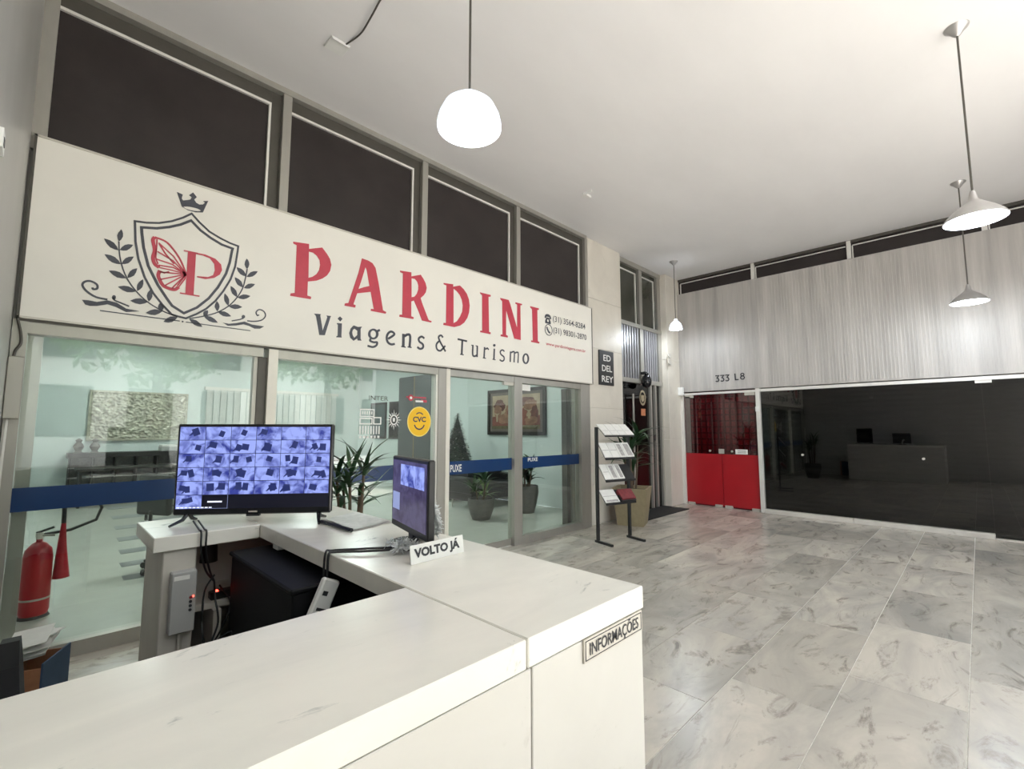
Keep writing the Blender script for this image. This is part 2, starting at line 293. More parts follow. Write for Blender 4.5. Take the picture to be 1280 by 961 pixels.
DARK=[[('p',[(1.739,2.575),(1.801,2.581),(1.797,2.565),(1.825,2.426),(1.865,2.563),(1.857,2.578),(1.9,2.58),(1.894,2.566),(1.847,2.386),(1.795,2.381),(1.758,2.555)],None)],[('p',[(1.961,2.522),(2.01,2.526),(2.009,2.403),(2.013,2.387),(1.96,2.382),(1.961,2.394),(1.972,2.399),(1.971,2.509),(1.961,2.511)],None),('p',[(1.988,2.592),(2.015,2.572),(1.993,2.543),(1.966,2.567)],None)],[('p',[(2.131,2.526),(2.176,2.517),(2.22,2.528),(2.206,2.502),(2.209,2.403),(2.22,2.385),(2.18,2.381),(2.174,2.402),(2.136,2.372),(2.101,2.397),(2.088,2.442),(2.102,2.491)],[(2.142,2.495),(2.172,2.478),(2.173,2.435),(2.14,2.402),(2.124,2.428),(2.118,2.456),(2.125,2.48)])],[('p',[(2.405,2.479),(2.402,2.459),(2.392,2.44),(2.377,2.425),(2.358,2.416),(2.338,2.413),(2.318,2.417),(2.303,2.428),(2.292,2.443),(2.288,2.462),(2.291,2.481),(2.3,2.5),(2.315,2.514),(2.334,2.524),(2.354,2.527),(2.374,2.523),(2.39,2.513),(2.401,2.498)],[(2.377,2.475),(2.376,2.462),(2.371,2.45),(2.363,2.44),(2.353,2.435),(2.342,2.433),(2.331,2.436),(2.323,2.443),(2.317,2.453),(2.315,2.466),(2.316,2.478),(2.321,2.49),(2.329,2.5),(2.339,2.506),(2.35,2.507),(2.361,2.504),(2.369,2.497),(2.375,2.487)]),('s',[(2.387,2.505),(2.419,2.524)],0.023),('s',[(2.319,2.42),(2.314,2.396),(2.354,2.386),(2.391,2.39),(2.384,2.358),(2.345,2.336),(2.285,2.341)],0.021)],[('s',[(2.516,2.443),(2.584,2.495),(2.58,2.519),(2.544,2.525),(2.512,2.496),(2.5,2.453),(2.514,2.41),(2.554,2.39),(2.598,2.401)],0.023)],[('s',[(2.701,2.524),(2.702,2.384)],0.031),('s',[(2.71,2.498),(2.753,2.524),(2.784,2.511),(2.781,2.389)],0.027),('s',[(2.675,2.383),(2.731,2.382)],0.012),('s',[(2.754,2.389),(2.806,2.388)],0.012)],[('s',[(2.97,2.513),(2.932,2.527),(2.896,2.5),(2.906,2.467),(2.951,2.442),(2.952,2.405),(2.917,2.387),(2.877,2.403)],0.023)],[('s',[(3.226,2.558),(3.2,2.579),(3.166,2.558),(3.183,2.509),(3.266,2.399)],0.021),('s',[(3.18,2.517),(3.137,2.467),(3.145,2.411),(3.191,2.398),(3.228,2.431),(3.261,2.464)],0.02)],[('s',[(3.44,2.569),(3.586,2.563)],0.021),('s',[(3.514,2.569),(3.507,2.393)],0.026),('s',[(3.48,2.391),(3.536,2.39)],0.012)],[('s',[(3.681,2.527),(3.678,2.413),(3.706,2.392),(3.748,2.412)],0.022),('s',[(3.752,2.526),(3.749,2.386)],0.022),('s',[(3.653,2.524),(3.691,2.523)],0.011),('s',[(3.723,2.525),(3.757,2.524)],0.011)],[('s',[(3.873,2.526),(3.864,2.388)],0.022),('s',[(3.882,2.5),(3.918,2.519),(3.942,2.503)],0.02),('s',[(3.842,2.387),(3.895,2.387)],0.011)],[('s',[(4.04,2.527),(4.033,2.386)],0.023),('p',[(4.06,2.573),(4.056,2.563),(4.045,2.555),(4.032,2.554),(4.021,2.558),(4.017,2.568),(4.021,2.578),(4.032,2.586),(4.045,2.588),(4.056,2.583)],None),('s',[(4.006,2.387),(4.061,2.385)],0.011)],[('s',[(4.22,2.514),(4.183,2.528),(4.147,2.504),(4.157,2.468),(4.211,2.439),(4.211,2.399),(4.176,2.381),(4.132,2.396)],0.019)],[('s',[(4.333,2.525),(4.328,2.385)],0.021),('s',[(4.345,2.511),(4.386,2.53),(4.406,2.514),(4.399,2.387)],0.02),('s',[(4.416,2.513),(4.453,2.529),(4.481,2.514),(4.473,2.385)],0.02)],[('p',[(4.695,2.468),(4.69,2.442),(4.679,2.418),(4.661,2.399),(4.639,2.388),(4.616,2.386),(4.594,2.393),(4.577,2.408),(4.565,2.429),(4.562,2.454),(4.566,2.48),(4.577,2.503),(4.595,2.522),(4.616,2.533),(4.639,2.536),(4.661,2.53),(4.679,2.515),(4.691,2.493)],[(4.663,2.465),(4.661,2.446),(4.654,2.429),(4.645,2.417),(4.633,2.409),(4.621,2.408),(4.61,2.413),(4.601,2.424),(4.595,2.439),(4.593,2.457),(4.595,2.475),(4.601,2.492),(4.61,2.505),(4.622,2.513),(4.634,2.514),(4.645,2.509),(4.655,2.498),(4.661,2.483)])]]
SHIELD=[('s',[(0.397,3.035),(0.466,3.045),(0.541,3.067),(0.617,3.106),(0.687,3.158),(0.742,3.21),(0.796,3.157),(0.868,3.101),(0.949,3.068),(1.023,3.047),(1.082,3.039),(1.08,3.001),(1.068,2.86),(1.04,2.743),(0.992,2.631),(0.939,2.536),(0.879,2.461),(0.819,2.409),(0.75,2.362),(0.696,2.369),(0.658,2.377),(0.596,2.442),(0.535,2.52),(0.48,2.625),(0.434,2.756),(0.41,2.882),(0.397,3.035)],0.014),('s',[(0.438,3.0),(0.528,3.021),(0.604,3.055),(0.674,3.097),(0.741,3.152),(0.807,3.093),(0.879,3.052),(0.961,3.018),(1.042,3.006),(1.038,2.987),(1.026,2.881),(1.004,2.781),(0.952,2.654),(0.893,2.55),(0.817,2.46),(0.735,2.4),(0.657,2.445),(0.622,2.493),(0.559,2.589),(0.495,2.718),(0.459,2.852),(0.443,2.955),(0.438,3.0)],0.018)]
CROWN=[('p',[(0.637,3.35),(0.675,3.343),(0.67,3.311),(0.679,3.296),(0.707,3.309),(0.727,3.321),(0.734,3.344),(0.716,3.353),(0.741,3.385),(0.768,3.356),(0.752,3.33),(0.766,3.309),(0.788,3.301),(0.813,3.31),(0.825,3.33),(0.814,3.339),(0.847,3.352),(0.816,3.245),(0.766,3.229),(0.716,3.229),(0.674,3.245)],[(0.802,3.255),(0.795,3.248),(0.778,3.242),(0.754,3.237),(0.728,3.235),(0.705,3.235),(0.689,3.239),(0.684,3.244),(0.69,3.25),(0.707,3.257),(0.731,3.262),(0.757,3.264),(0.78,3.264),(0.796,3.26)])]
WING=[('s',[(0.732,2.714),(0.69,2.814),(0.637,2.89),(0.588,2.935),(0.521,2.95)],0.012),('s',[(0.521,2.95),(0.511,2.921),(0.526,2.849),(0.519,2.788),(0.533,2.743),(0.561,2.723)],0.023),('s',[(0.561,2.723),(0.639,2.721),(0.732,2.712)],0.008),('s',[(0.535,2.939),(0.536,2.861),(0.536,2.793),(0.552,2.748)],0.009),('s',[(0.731,2.71),(0.644,2.833),(0.546,2.913)],0.009),('s',[(0.731,2.71),(0.643,2.797),(0.543,2.844)],0.009),('s',[(0.731,2.71),(0.64,2.767),(0.539,2.784)],0.009),('s',[(0.731,2.71),(0.649,2.744),(0.556,2.74)],0.009),('s',[(0.566,2.701),(0.559,2.657),(0.582,2.604),(0.608,2.581),(0.663,2.573),(0.69,2.599)],0.023),('s',[(0.69,2.599),(0.726,2.672),(0.731,2.71)],0.009),('s',[(0.731,2.71),(0.563,2.688)],0.009),('s',[(0.731,2.71),(0.57,2.631)],0.009),('s',[(0.731,2.71),(0.6,2.589)],0.009),('s',[(0.731,2.71),(0.647,2.577)],0.009),('s',[(0.731,2.71),(0.681,2.607)],0.009),('s',[(0.572,2.695),(0.594,2.688),(0.624,2.705)],0.01),('s',[(0.551,2.905),(0.593,2.838),(0.652,2.774)],0.01)]
PLET=[('p',[(0.734,2.892),(0.788,2.896),(0.79,2.56),(0.736,2.559)],None),('s',[(0.706,2.896),(0.801,2.899)],0.009),('p',[(0.788,2.901),(0.852,2.903),(0.923,2.886),(0.965,2.849),(0.974,2.804),(0.96,2.763),(0.922,2.726),(0.863,2.702),(0.805,2.704),(0.804,2.713),(0.879,2.723),(0.913,2.747),(0.923,2.791),(0.916,2.842),(0.884,2.88),(0.835,2.891),(0.789,2.889)],None),('s',[(0.7,2.554),(0.83,2.555)],0.01)]
LEAVES=[[('p',[(0.317,2.855),(0.329,2.874),(0.337,2.897),(0.336,2.92),(0.331,2.937),(0.326,2.948),(0.319,2.936),(0.31,2.92),(0.305,2.897),(0.309,2.874)],None),('p',[(0.319,2.79),(0.308,2.815),(0.29,2.838),(0.267,2.85),(0.248,2.853),(0.235,2.853),(0.242,2.838),(0.253,2.819),(0.272,2.799),(0.297,2.791)],None),('p',[(0.325,2.795),(0.344,2.795),(0.365,2.802),(0.381,2.82),(0.392,2.838),(0.398,2.852),(0.387,2.853),(0.37,2.85),(0.351,2.839),(0.335,2.818)],None),('p',[(0.338,2.691),(0.324,2.714),(0.303,2.734),(0.279,2.742),(0.259,2.742),(0.245,2.74),(0.254,2.726),(0.267,2.709),(0.289,2.693),(0.315,2.688)],None),('p',[(0.341,2.694),(0.36,2.698),(0.38,2.71),(0.394,2.731),(0.402,2.751),(0.407,2.766),(0.395,2.763),(0.379,2.757),(0.361,2.742),(0.348,2.718)],None),('p',[(0.374,2.595),(0.357,2.615),(0.335,2.631),(0.309,2.635),(0.29,2.632),(0.276,2.628),(0.286,2.616),(0.301,2.602),(0.324,2.589),(0.351,2.589)],None),('p',[(0.38,2.599),(0.398,2.608),(0.416,2.624),(0.426,2.648),(0.43,2.669),(0.432,2.684),(0.421,2.679),(0.406,2.669),(0.391,2.65),(0.383,2.624)],None),('p',[(0.436,2.51),(0.416,2.526),(0.391,2.538),(0.365,2.537),(0.346,2.53),(0.332,2.523),(0.343,2.514),(0.361,2.502),(0.386,2.494),(0.413,2.499)],None),('p',[(0.442,2.514),(0.457,2.529),(0.47,2.55),(0.474,2.575),(0.473,2.595),(0.47,2.609),(0.461,2.6),(0.449,2.585),(0.439,2.563),(0.438,2.537)],None),('p',[(0.511,2.446),(0.49,2.457),(0.463,2.463),(0.437,2.456),(0.419,2.445),(0.407,2.435),(0.419,2.428),(0.438,2.421),(0.464,2.419),(0.49,2.43)],None),('p',[(0.514,2.449),(0.526,2.468),(0.533,2.492),(0.531,2.515),(0.524,2.531),(0.518,2.542),(0.511,2.53),(0.503,2.513),(0.499,2.49),(0.505,2.467)],None),('p',[(0.599,2.389),(0.578,2.397),(0.552,2.398),(0.528,2.386),(0.512,2.372),(0.501,2.361),(0.514,2.356),(0.532,2.352),(0.557,2.354),(0.581,2.37)],None),('p',[(0.599,2.394),(0.605,2.411),(0.606,2.429),(0.597,2.441),(0.587,2.446),(0.578,2.448),(0.574,2.437),(0.571,2.423),(0.573,2.407),(0.585,2.398)],None),('p',[(0.696,2.361),(0.674,2.364),(0.651,2.359),(0.631,2.343),(0.618,2.325),(0.611,2.312),(0.623,2.31),(0.641,2.31),(0.664,2.318),(0.683,2.338)],None)],[('p',[(1.159,2.859),(1.168,2.88),(1.173,2.905),(1.168,2.927),(1.159,2.941),(1.151,2.949),(1.145,2.936),(1.139,2.918),(1.137,2.894),(1.146,2.874)],None),('p',[(1.155,2.794),(1.147,2.817),(1.132,2.839),(1.111,2.851),(1.092,2.854),(1.079,2.855),(1.083,2.841),(1.092,2.822),(1.109,2.804),(1.132,2.795)],None),('p',[(1.158,2.791),(1.18,2.794),(1.204,2.805),(1.223,2.825),(1.235,2.844),(1.241,2.859),(1.228,2.857),(1.209,2.852),(1.186,2.838),(1.169,2.814)],None),('p',[(1.135,2.694),(1.13,2.718),(1.119,2.742),(1.1,2.757),(1.082,2.763),(1.07,2.766),(1.072,2.751),(1.079,2.731),(1.092,2.71),(1.114,2.698)],None),('p',[(1.142,2.691),(1.163,2.69),(1.186,2.695),(1.205,2.712),(1.218,2.729),(1.225,2.742),(1.212,2.742),(1.195,2.741),(1.172,2.732),(1.154,2.713)],None),('p',[(1.095,2.602),(1.094,2.627),(1.086,2.653),(1.07,2.671),(1.055,2.68),(1.043,2.685),(1.044,2.67),(1.047,2.65),(1.057,2.626),(1.075,2.611)],None),('p',[(1.098,2.599),(1.119,2.593),(1.144,2.593),(1.168,2.605),(1.184,2.619),(1.195,2.631),(1.182,2.634),(1.163,2.637),(1.138,2.633),(1.116,2.618)],None),('p',[(1.035,2.516),(1.039,2.542),(1.037,2.57),(1.026,2.592),(1.013,2.606),(1.003,2.614),(1.001,2.599),(1.0,2.578),(1.005,2.552),(1.019,2.531)],None),('p',[(1.038,2.513),(1.058,2.503),(1.082,2.498),(1.107,2.505),(1.125,2.515),(1.137,2.524),(1.125,2.53),(1.107,2.537),(1.082,2.538),(1.058,2.528)],None),('p',[(0.959,2.456),(0.968,2.475),(0.972,2.497),(0.967,2.517),(0.959,2.53),(0.951,2.539),(0.946,2.527),(0.94,2.511),(0.939,2.489),(0.947,2.47)],None),('p',[(0.962,2.453),(0.979,2.437),(1.001,2.424),(1.026,2.423),(1.046,2.427),(1.059,2.432),(1.049,2.442),(1.034,2.454),(1.01,2.463),(0.984,2.461)],None),('p',[(0.866,2.402),(0.88,2.406),(0.891,2.415),(0.895,2.429),(0.894,2.442),(0.892,2.452),(0.884,2.449),(0.873,2.444),(0.864,2.434),(0.863,2.418)],None),('p',[(0.866,2.402),(0.882,2.383),(0.905,2.366),(0.931,2.36),(0.952,2.361),(0.967,2.363),(0.957,2.375),(0.942,2.39),(0.917,2.403),(0.89,2.406)],None),('p',[(0.773,2.36),(0.786,2.34),(0.806,2.321),(0.829,2.313),(0.848,2.311),(0.862,2.312),(0.854,2.325),(0.841,2.341),(0.82,2.357),(0.795,2.362)],None)]]
STEMS=[[('s',[(0.317,2.855),(0.325,2.77),(0.345,2.68),(0.38,2.592),(0.435,2.513),(0.504,2.447),(0.599,2.394),(0.696,2.365)],0.008)],[('s',[(1.159,2.859),(1.149,2.776),(1.132,2.685),(1.092,2.594),(1.035,2.513),(0.956,2.445),(0.863,2.398),(0.773,2.364)],0.009)]]
SWIRL=[('s',[(0.281,2.418),(0.219,2.424),(0.168,2.456),(0.145,2.492),(0.155,2.519),(0.185,2.53),(0.218,2.514),(0.222,2.486),(0.203,2.476),(0.196,2.487)],0.013),('p',[(0.149,2.39),(0.184,2.393),(0.227,2.39),(0.282,2.412),(0.333,2.405),(0.387,2.372),(0.464,2.366),(0.389,2.347),(0.329,2.374),(0.284,2.384),(0.229,2.362),(0.193,2.355),(0.168,2.36)],None),('s',[(0.312,2.439),(0.321,2.42),(0.352,2.409),(0.403,2.392)],0.01),('p',[(0.326,2.442),(0.325,2.432),(0.319,2.425),(0.312,2.423),(0.306,2.428),(0.304,2.438),(0.305,2.448),(0.31,2.455),(0.317,2.457),(0.324,2.452)],None),('s',[(0.246,2.332),(0.712,2.334)],0.007),('s',[(1.18,2.414),(1.237,2.419),(1.294,2.44),(1.321,2.482),(1.305,2.519),(1.268,2.527),(1.246,2.5),(1.256,2.474),(1.27,2.481)],0.01),('p',[(1.003,2.369),(1.046,2.366),(1.099,2.381),(1.16,2.404),(1.217,2.388),(1.26,2.387),(1.315,2.387),(1.283,2.362),(1.24,2.356),(1.196,2.373),(1.154,2.38),(1.1,2.361),(1.04,2.349)],None),('s',[(1.065,2.394),(1.125,2.416),(1.152,2.432)],0.009),('p',[(1.163,2.446),(1.161,2.436),(1.154,2.43),(1.146,2.428),(1.139,2.433),(1.137,2.442),(1.139,2.451),(1.145,2.458),(1.153,2.459),(1.16,2.455)],None),('s',[(0.751,2.333),(1.209,2.333)],0.006),('p',[(0.736,2.334),(0.735,2.329),(0.731,2.326),(0.726,2.328),(0.724,2.332),(0.726,2.337),(0.73,2.339),(0.734,2.338)],None)]
# ================================================================ SETTING
D, XL, XR, ZC, Y0 = 4.407, -0.17, 9.35, 4.67, -2.4
# floor of marble slabs
fl = thing('floor', 'grey veined marble slab floor of the gallery', 'floor', (4.6, 1, 0), kind='structure')
obj('grout_bed', bx(XL, XR + .4, Y0, 5.9, -.06, -.004), 'grout', fl)
rows = [(-.355 - .505 * k) for k in range(4, 0, -1)] + [-.355, .14, .67, 1.165, 1.69, 2.19, 2.70, 3.21, 3.72, 4.23]
rows = [r for r in rows if r > Y0 - .3]
rows[0] = Y0
phase = {.67: 1.93, 1.165: 2.87, 1.69: 3.46, 2.19: 3.0}
for i, ya in enumerate(rows):
    yb = rows[i + 1] if i + 1 < len(rows) else 4.39
    ln = [1.43, 1.12, 1.3, .98][i % 4]; x = phase.get(ya, random.uniform(2.2, 3.4)) % ln + XL - ln
    g = .0035 if ya in (.67, 1.165) or yb in (.67, 1.165, .14) else .0018
    while x < XR:
        a, b_ = max(x, XL), min(x + ln, XR + .06)
        if b_ - a > .03: obj('slab', bx(a + .0012, b_ - .0012, ya + g, yb - .0018, -.03, 0, bev=.0008), 'floor_marble', fl)
        x += ln
# recess floor in the entrance
for k in range(2): obj('slab', bx(7.2 + k * .8, 7.995 + k * .8, 4.395, 5.88, -.03, 0, bev=.0008), 'floor_marble', fl)
ce = obj('ceiling', bx(XL - .3, XR + .4, Y0, 5.9, ZC, ZC + .25), 'plaster'); tag(ce, 'smooth off-white plaster ceiling over the gallery', 'ceiling', kind='structure')
wl = obj('wall_left', bx(XL - .3, XL, Y0, 5.2, 0, ZC), 'left_wall'); tag(wl, 'grey satin painted side wall at the left edge', 'wall', kind='structure')
wf_ = obj('wall_light_block', bx(6.2, XR + .4, Y0 - .2, Y0 - .001, 0, ZC), 'plaster'); tag(wf_, 'short plastered wall added outside the view to hold back street daylight', 'wall', kind='structure')  # unseen wall, added to keep daylight off the far ceiling and fascia
# pavement and street outside, seen only in reflections
pv = obj('floor_street', bx(-14, 24, -22, Y0 - .01, -.3, -.02), 'asphalt'); tag(pv, 'grey street and pavement outside the open gallery', 'street', kind='structure')

# upper windows over the sign
ux = [XL, 1.445, 2.985, 4.545, 6.14]
for i in range(4):
    a, b_ = ux[i], ux[i + 1]
    side = ['leftmost, beside the grey wall', 'second from the grey wall', 'second from the marble pillar', 'rightmost, beside the marble pillar'][i]
    wn = thing('window_%d' % (i + 1), 'dark clerestory window above the sign, ' + side, 'window', ((a + b_) / 2, D, 3.4), kind='structure')
    obj('pane', bx(a, b_, 4.45, 4.458, 3.38, 4.66), 'dark_pane', wn)
    obj('mullion', bx(b_ - .045, b_ + .03, 4.38, 4.47, 3.38, 4.62), 'aluminium', wn)
    if i == 0: obj('mullion', bx(a, a + .075, 4.38, 4.47, 3.38, 4.62), 'aluminium', wn)
    obj('head_rail', bx(a, b_, 4.37, 4.47, 4.612, ZC - .001), 'aluminium', wn)
    obj('bead', bx(a + .04, b_ - .135, 4.425, 4.448, 4.475, 4.497), 'bead', wn)
    obj('bead', bx(b_ - .155, b_ - .135, 4.425, 4.448, 3.38, 4.475), 'bead', wn)
    obj('sash', bx(b_ - .133, b_ - .047, 4.43, 4.449, 3.38, 4.61), 'dark_frame', wn)
    obj('sash', bx(a + .04, b_ - .134, 4.43, 4.449, 4.499, 4.61), 'dark_frame', wn)

# wall band behind the sign
wb = obj('wall_front', bx(XL, 6.14, 4.42, 4.60, 2.20, 3.46), 'left_wall'); tag(wb, 'plain wall band behind the white sign', 'wall', kind='structure')

# shop glazing under the sign
def glazing(name, label, a, b_, post_l, post_r, sill=True, door=False, postm='aluminium'):
    wn = thing(name, label, 'door' if door else 'window', ((a + b_) / 2, D, 0), kind='structure')
    obj('pane', bx(a, b_, 4.412, 4.420, .09 if sill else .02, 2.14), 'glass', wn)
    f = obj('film_stripe', bx(a, b_, 4.4065, 4.409, .972, 1.124), 'blue_film', wn); f['label'] = 'royal blue film stripe'
    obj('top_rail', bx(a, b_, 4.36, 4.47, 2.125, 2.21), 'aluminium', wn)
    if sill: obj('bottom_rail', bx(a, b_, 4.36, 4.47, 0, .098), 'aluminium', wn)
    if post_r: obj('post', bx(post_r[0], post_r[1], 4.355, 4.475, 0, 2.21), postm, wn)
    if post_l: obj('post', bx(post_l[0], post_l[1], 4.355, 4.475, 0, 2.21), 'aluminium', wn)
    return wn
w5 = glazing('window_5', 'shop window pane at the left beside the grey wall, above the fire extinguisher', -.095, 1.33, (XL + .005, -.095), None)
obj('side_lining', bx(-.094, -.02, 4.49, 4.75, 0, 2.2), 'aluminium', w5)
obj('jamb', bx(1.30, 1.372, 4.39, 4.47, 0, 2.125), 'dark_frame', w5)
obj('jamb', bx(1.268, 1.30, 4.40, 4.46, .098, 2.125), 'aluminium', w5)
w6 = glazing('window_6', 'middle shop window pane behind the television and the yellow sticker', 1.45, 3.19, (1.372, 1.45), None)
for o in w6.children:
    if o.name.startswith('post'): o.data.materials[0] = M['cream_post']
obj('jamb', bx(3.165, 3.192, 4.37, 4.46, .098, 2.125), 'bead', w6)
d1 = glazing('door_1', 'frameless glass shop door between two aluminium posts, with white push lettering', 3.355, 4.43, (3.192, 3.30), None, sill=False, door=True)
obj('post', bx(3.30, 3.355, 4.35, 4.475, 0, 2.21), 'cream_post', d1)
obj('door_closer', bx(4.25, 4.43, 4.37, 4.41, 2.08, 2.14), 'metal_plate', d1)
obj('bottom_shoe', bx(3.36, 4.425, 4.405, 4.43, .01, .09), 'aluminium', d1)
bb = B().text('PUXE', wally(4.4040), 3.41, 1.0, .17, .085, 0, bold=.02); o = obj('lettering', bb, 'white_paint', d1)
w7 = glazing('window_7', 'right shop window pane next to the marble pillar', 4.58, 5.90, (4.43, 4.58), (5.90, 6.14))
obj('jamb', bx(5.72, 5.80, 4.50, 4.60, .0, 2.125), 'dark_frame', w7); obj('jamb', bx(5.82, 5.90, 4.48, 4.55, .0, 2.125), 'aluminium', w7)
o = obj('notice', bx(4.60, 4.80, 4.408, 4.410, 2.03, 2.115), 'paper', w7)
bb = B().text('PUXE', wally(4.4040), 4.74, 1.06, .2, .05, 0, bold=.02); obj('lettering', bb, 'white_paint', w7)

# stone pillar with cladding slabs
pl = thing('wall_pillar', 'cream stone clad pillar between the shop and the entrance', 'pillar', (6.66, 4.6, 0), kind='structure')
obj('core', bx(6.16, 7.17, 4.42, 4.62, 0, ZC), 'grout', pl)
zs = [0, .93, 1.845, 2.83, 3.66, ZC - .001]
for k in range(5):
    obj('slab', bx(6.145, 7.19, 4.40, 4.43, zs[k] + .0015, zs[k + 1] - .0015, bev=.002), 'pillar_marble', pl)
    obj('slab', bx(7.172, 7.19, 4.432, 5.9, zs[k] + .0015, zs[k + 1] - .0015), 'pillar_marble', pl)
pc = thing('wall_corner', 'narrow stone clad corner pillar beside the red door', 'pillar', (9.1, 4.6, 0), kind='structure')
for k in range(3):
    z0, z1 = [0, 1.3, 2.9, ZC - .001][k:k + 2]
    obj('slab', bx(8.83, 9.75, 4.36, 5.9, z0 + .0015, z1 - .0015, bev=.003), 'pillar_marble', pl if False else pc)

# building entrance in the recess
en = thing('door_2', 'dark glazed building entrance with ribbed panels above', 'door', (8.0, 4.6, 0), kind='structure')
EY = 4.50
obj('pane', bx(7.19, 8.83, EY + .03, EY + .038, 0, 2.40), 'smoke_glass', en)
for a, b_ in ((7.19, 7.26), (7.99, 8.10), (8.70, 8.83)):
    obj('mullion', bx(a, b_, EY - .02, EY + .06, 2.40, 4.62), 'aluminium', en)
for z0, z1 in ((2.36, 2.44), (3.42, 3.49), (4.58, ZC - .002)):
    obj('transom', bx(7.19, 8.83, EY - .03, EY + .07, z0, z1), 'aluminium', en)
for a, b_ in ((7.26, 7.99), (8.10, 8.70)):
    obj('upper_pane', bx(a, b_, EY + .03, EY + .038, 3.49, 4.58), 'olive_pane', en)
    obj('bead', bx(b_ - .10, b_ - .08, EY + .005, EY + .028, 3.49, 4.49), 'bead', en); obj('bead', bx(a, b_ - .08, EY + .005, EY + .028, 4.47, 4.49), 'bead', en)
    obj('panel_backing', bx(a, b_, EY + .03, EY + .04, 2.44, 3.42), 'dark_frame', en)
    n = int((b_ - a) / .085)
    for k in range(n):
        x = a + (b_ - a) * k / n
        obj('slat', bx(x + .008, x + .060, EY + .002, EY + .028, 2.44, 3.42), 'corrugated', en)
for a, b_ in ((7.19, 7.25), (8.34, 8.40), (8.52, 8.58), (8.76, 8.83)):
    obj('door_post', bx(a, b_, EY - .01, EY + .06, 0, 2.36), 'aluminium', en)
obj('pull_bar', B().tube([(7.62, EY - .05, .45), (7.62, EY - .05, 2.15)], .018, 8), 'aluminium', en, smooth=True)
obj('lock', bx(8.42, 8.50, EY - .01, EY + .03, 1.28, 1.40), 'black', en)
def crest(): return [(8.02, 2.22), (8.10, 2.25), (8.18, 2.22), (8.18, 2.06), (8.10, 1.96), (8.02, 2.06)]
obj('crest_sticker', B().prism([(8.1 + .12 * math.cos(t), 2.1 + .15 * math.sin(t)) for t in [k * .5236 for k in range(12)]], wally(EY + .025), .003, hole=[(8.1 + .085 * math.cos(t), 2.1 + .11 * math.sin(t)) for t in [k * .5236 for k in range(12)]]), 'crest', en)
obj('crest_sticker', B().prism([(8.04, 2.15), (8.16, 2.15), (8.16, 2.06), (8.1, 2.01), (8.04, 2.06)], wally(EY + .025), .003), 'crest', en)
obj('label_sticker', bx(8.03, 8.19, EY + .024, EY + .028, 1.76, 1.89), 'orange_label', en)
# dark lobby behind the entrance
bk = obj('wall_sky_block', B().box(XR + .40, XR + .45, Y0, 5.9, 0, ZC), 'wood_dark'); tag(bk, 'dark backing wall added behind the right shopfronts to close sky gaps', 'wall', kind='structure')  # unseen dark sheet, added to stop sky leaking past the right wall
lb = obj('wall_lobby', B().box(7.19, 8.83, 5.7, 5.75, 0, ZC), 'wood_dark'); tag(lb, 'dark lobby wall behind the building entrance', 'wall', kind='structure')

# far right wall: shopfronts, fascia, clerestory
wr = thing('wall_right', 'pale vertically ribbed fascia over the closed dark shopfront', 'wall', (9.4, 1, 0), kind='structure')
fb = B(); per = .048; n = int((4.36 - Y0) / per); prof = [(0, 0), (.30, 0), (.42, .0022), (.88, .0022)]
pts = []
for k in range(n + 1):
    for t, dpt in prof:
        y = Y0 + (k + t) * per
        if y <= 4.37: pts.append((XR + dpt, y))
k = len(pts)
fb.add([(x, y, 2.275) for x, y in pts] + [(x, y, 4.325) for x, y in pts], [(i, i + 1, k + i + 1, k + i) for i in range(k - 1)])
obj('ribbed_cladding', fb, 'fascia', wr)
obj('fascia_core', bx(XR + .008, XR + .28, Y0, 4.37, 2.272, 4.328), 'fascia', wr)
obj('fascia_edge', bx(XR - .012, XR + .03, Y0, 4.37, 2.262, 2.288), 'fascia', wr)
obj('fascia_edge', bx(XR - .006, XR + .03, Y0, 4.37, 4.318, 4.334), 'fascia', wr)
G3 = [(0, 1), (1, 1), (.45, .62), (.85, .48), (.98, .25), (.75, .04), (.4, 0), (.05, .1)]
for u0 in (-3.625, -3.53, -3.435): obj('numeral', B().stroke([(u0 + q[0] * .068, 2.435 + q[1] * .115) for q in G3], .02, wallx(XR - .008), .004), 'ink', wr)
obj('numeral', B().stroke([(-3.255, 2.565), (-3.25, 2.445), (-3.19, 2.445)], .022, wallx(XR - .008), .004), 'ink', wr)
obj('numeral', B().stroke([(-3.12 + .03 * math.sin(q) * (1 if k < 9 else 1.15), 2.535 + .025 * math.cos(q)) if k < 9 else (-3.12 + .036 * math.sin(q), 2.477 - .032 * math.cos(q) + .0) for k, q in enumerate([R(180 + 45 * i) for i in range(9)] + [R(180 + 45 * i) for i in range(9)])], .017, wallx(XR - .008), .004), 'ink', wr)
cl = [4.36, 2.87, 1.355, -.25, -1.8, Y0]
for i in range(5):
    a, b_ = cl[i + 1], cl[i]
    wn = thing('window_%d' % (8 + i), ['short dark clerestory window at the corner pillar end of the ribbed fascia', 'second dark clerestory window from the corner above the ribbed fascia', 'third dark clerestory window from the corner, behind the wide pendant shade', 'fourth dark clerestory window above the ribbed fascia', 'last dark clerestory window above the ribbed fascia'][i], 'window', (XR + .1, (a + b_) / 2, 4.33), kind='structure')
    obj('pane', bx(XR + .10, XR + .108, a, b_, 4.33, 4.66), 'dark_pane', wn)
    obj('head_rail', bx(XR + .06, XR + .12, a, b_, 4.625, ZC - .001), 'dark_frame', wn)
    obj('bead', bx(XR + .08, XR + .099, a + .05, b_ - .05, 4.575, 4.590), 'bead', wn)
    obj('bead', bx(XR + .08, XR + .099, b_ - .055, b_ - .04, 4.33, 4.575), 'bead', wn)
    obj('mullion', bx(XR + .05, XR + .12, a - .03, a + .03, 4.33, 4.66), 'bead', wn)
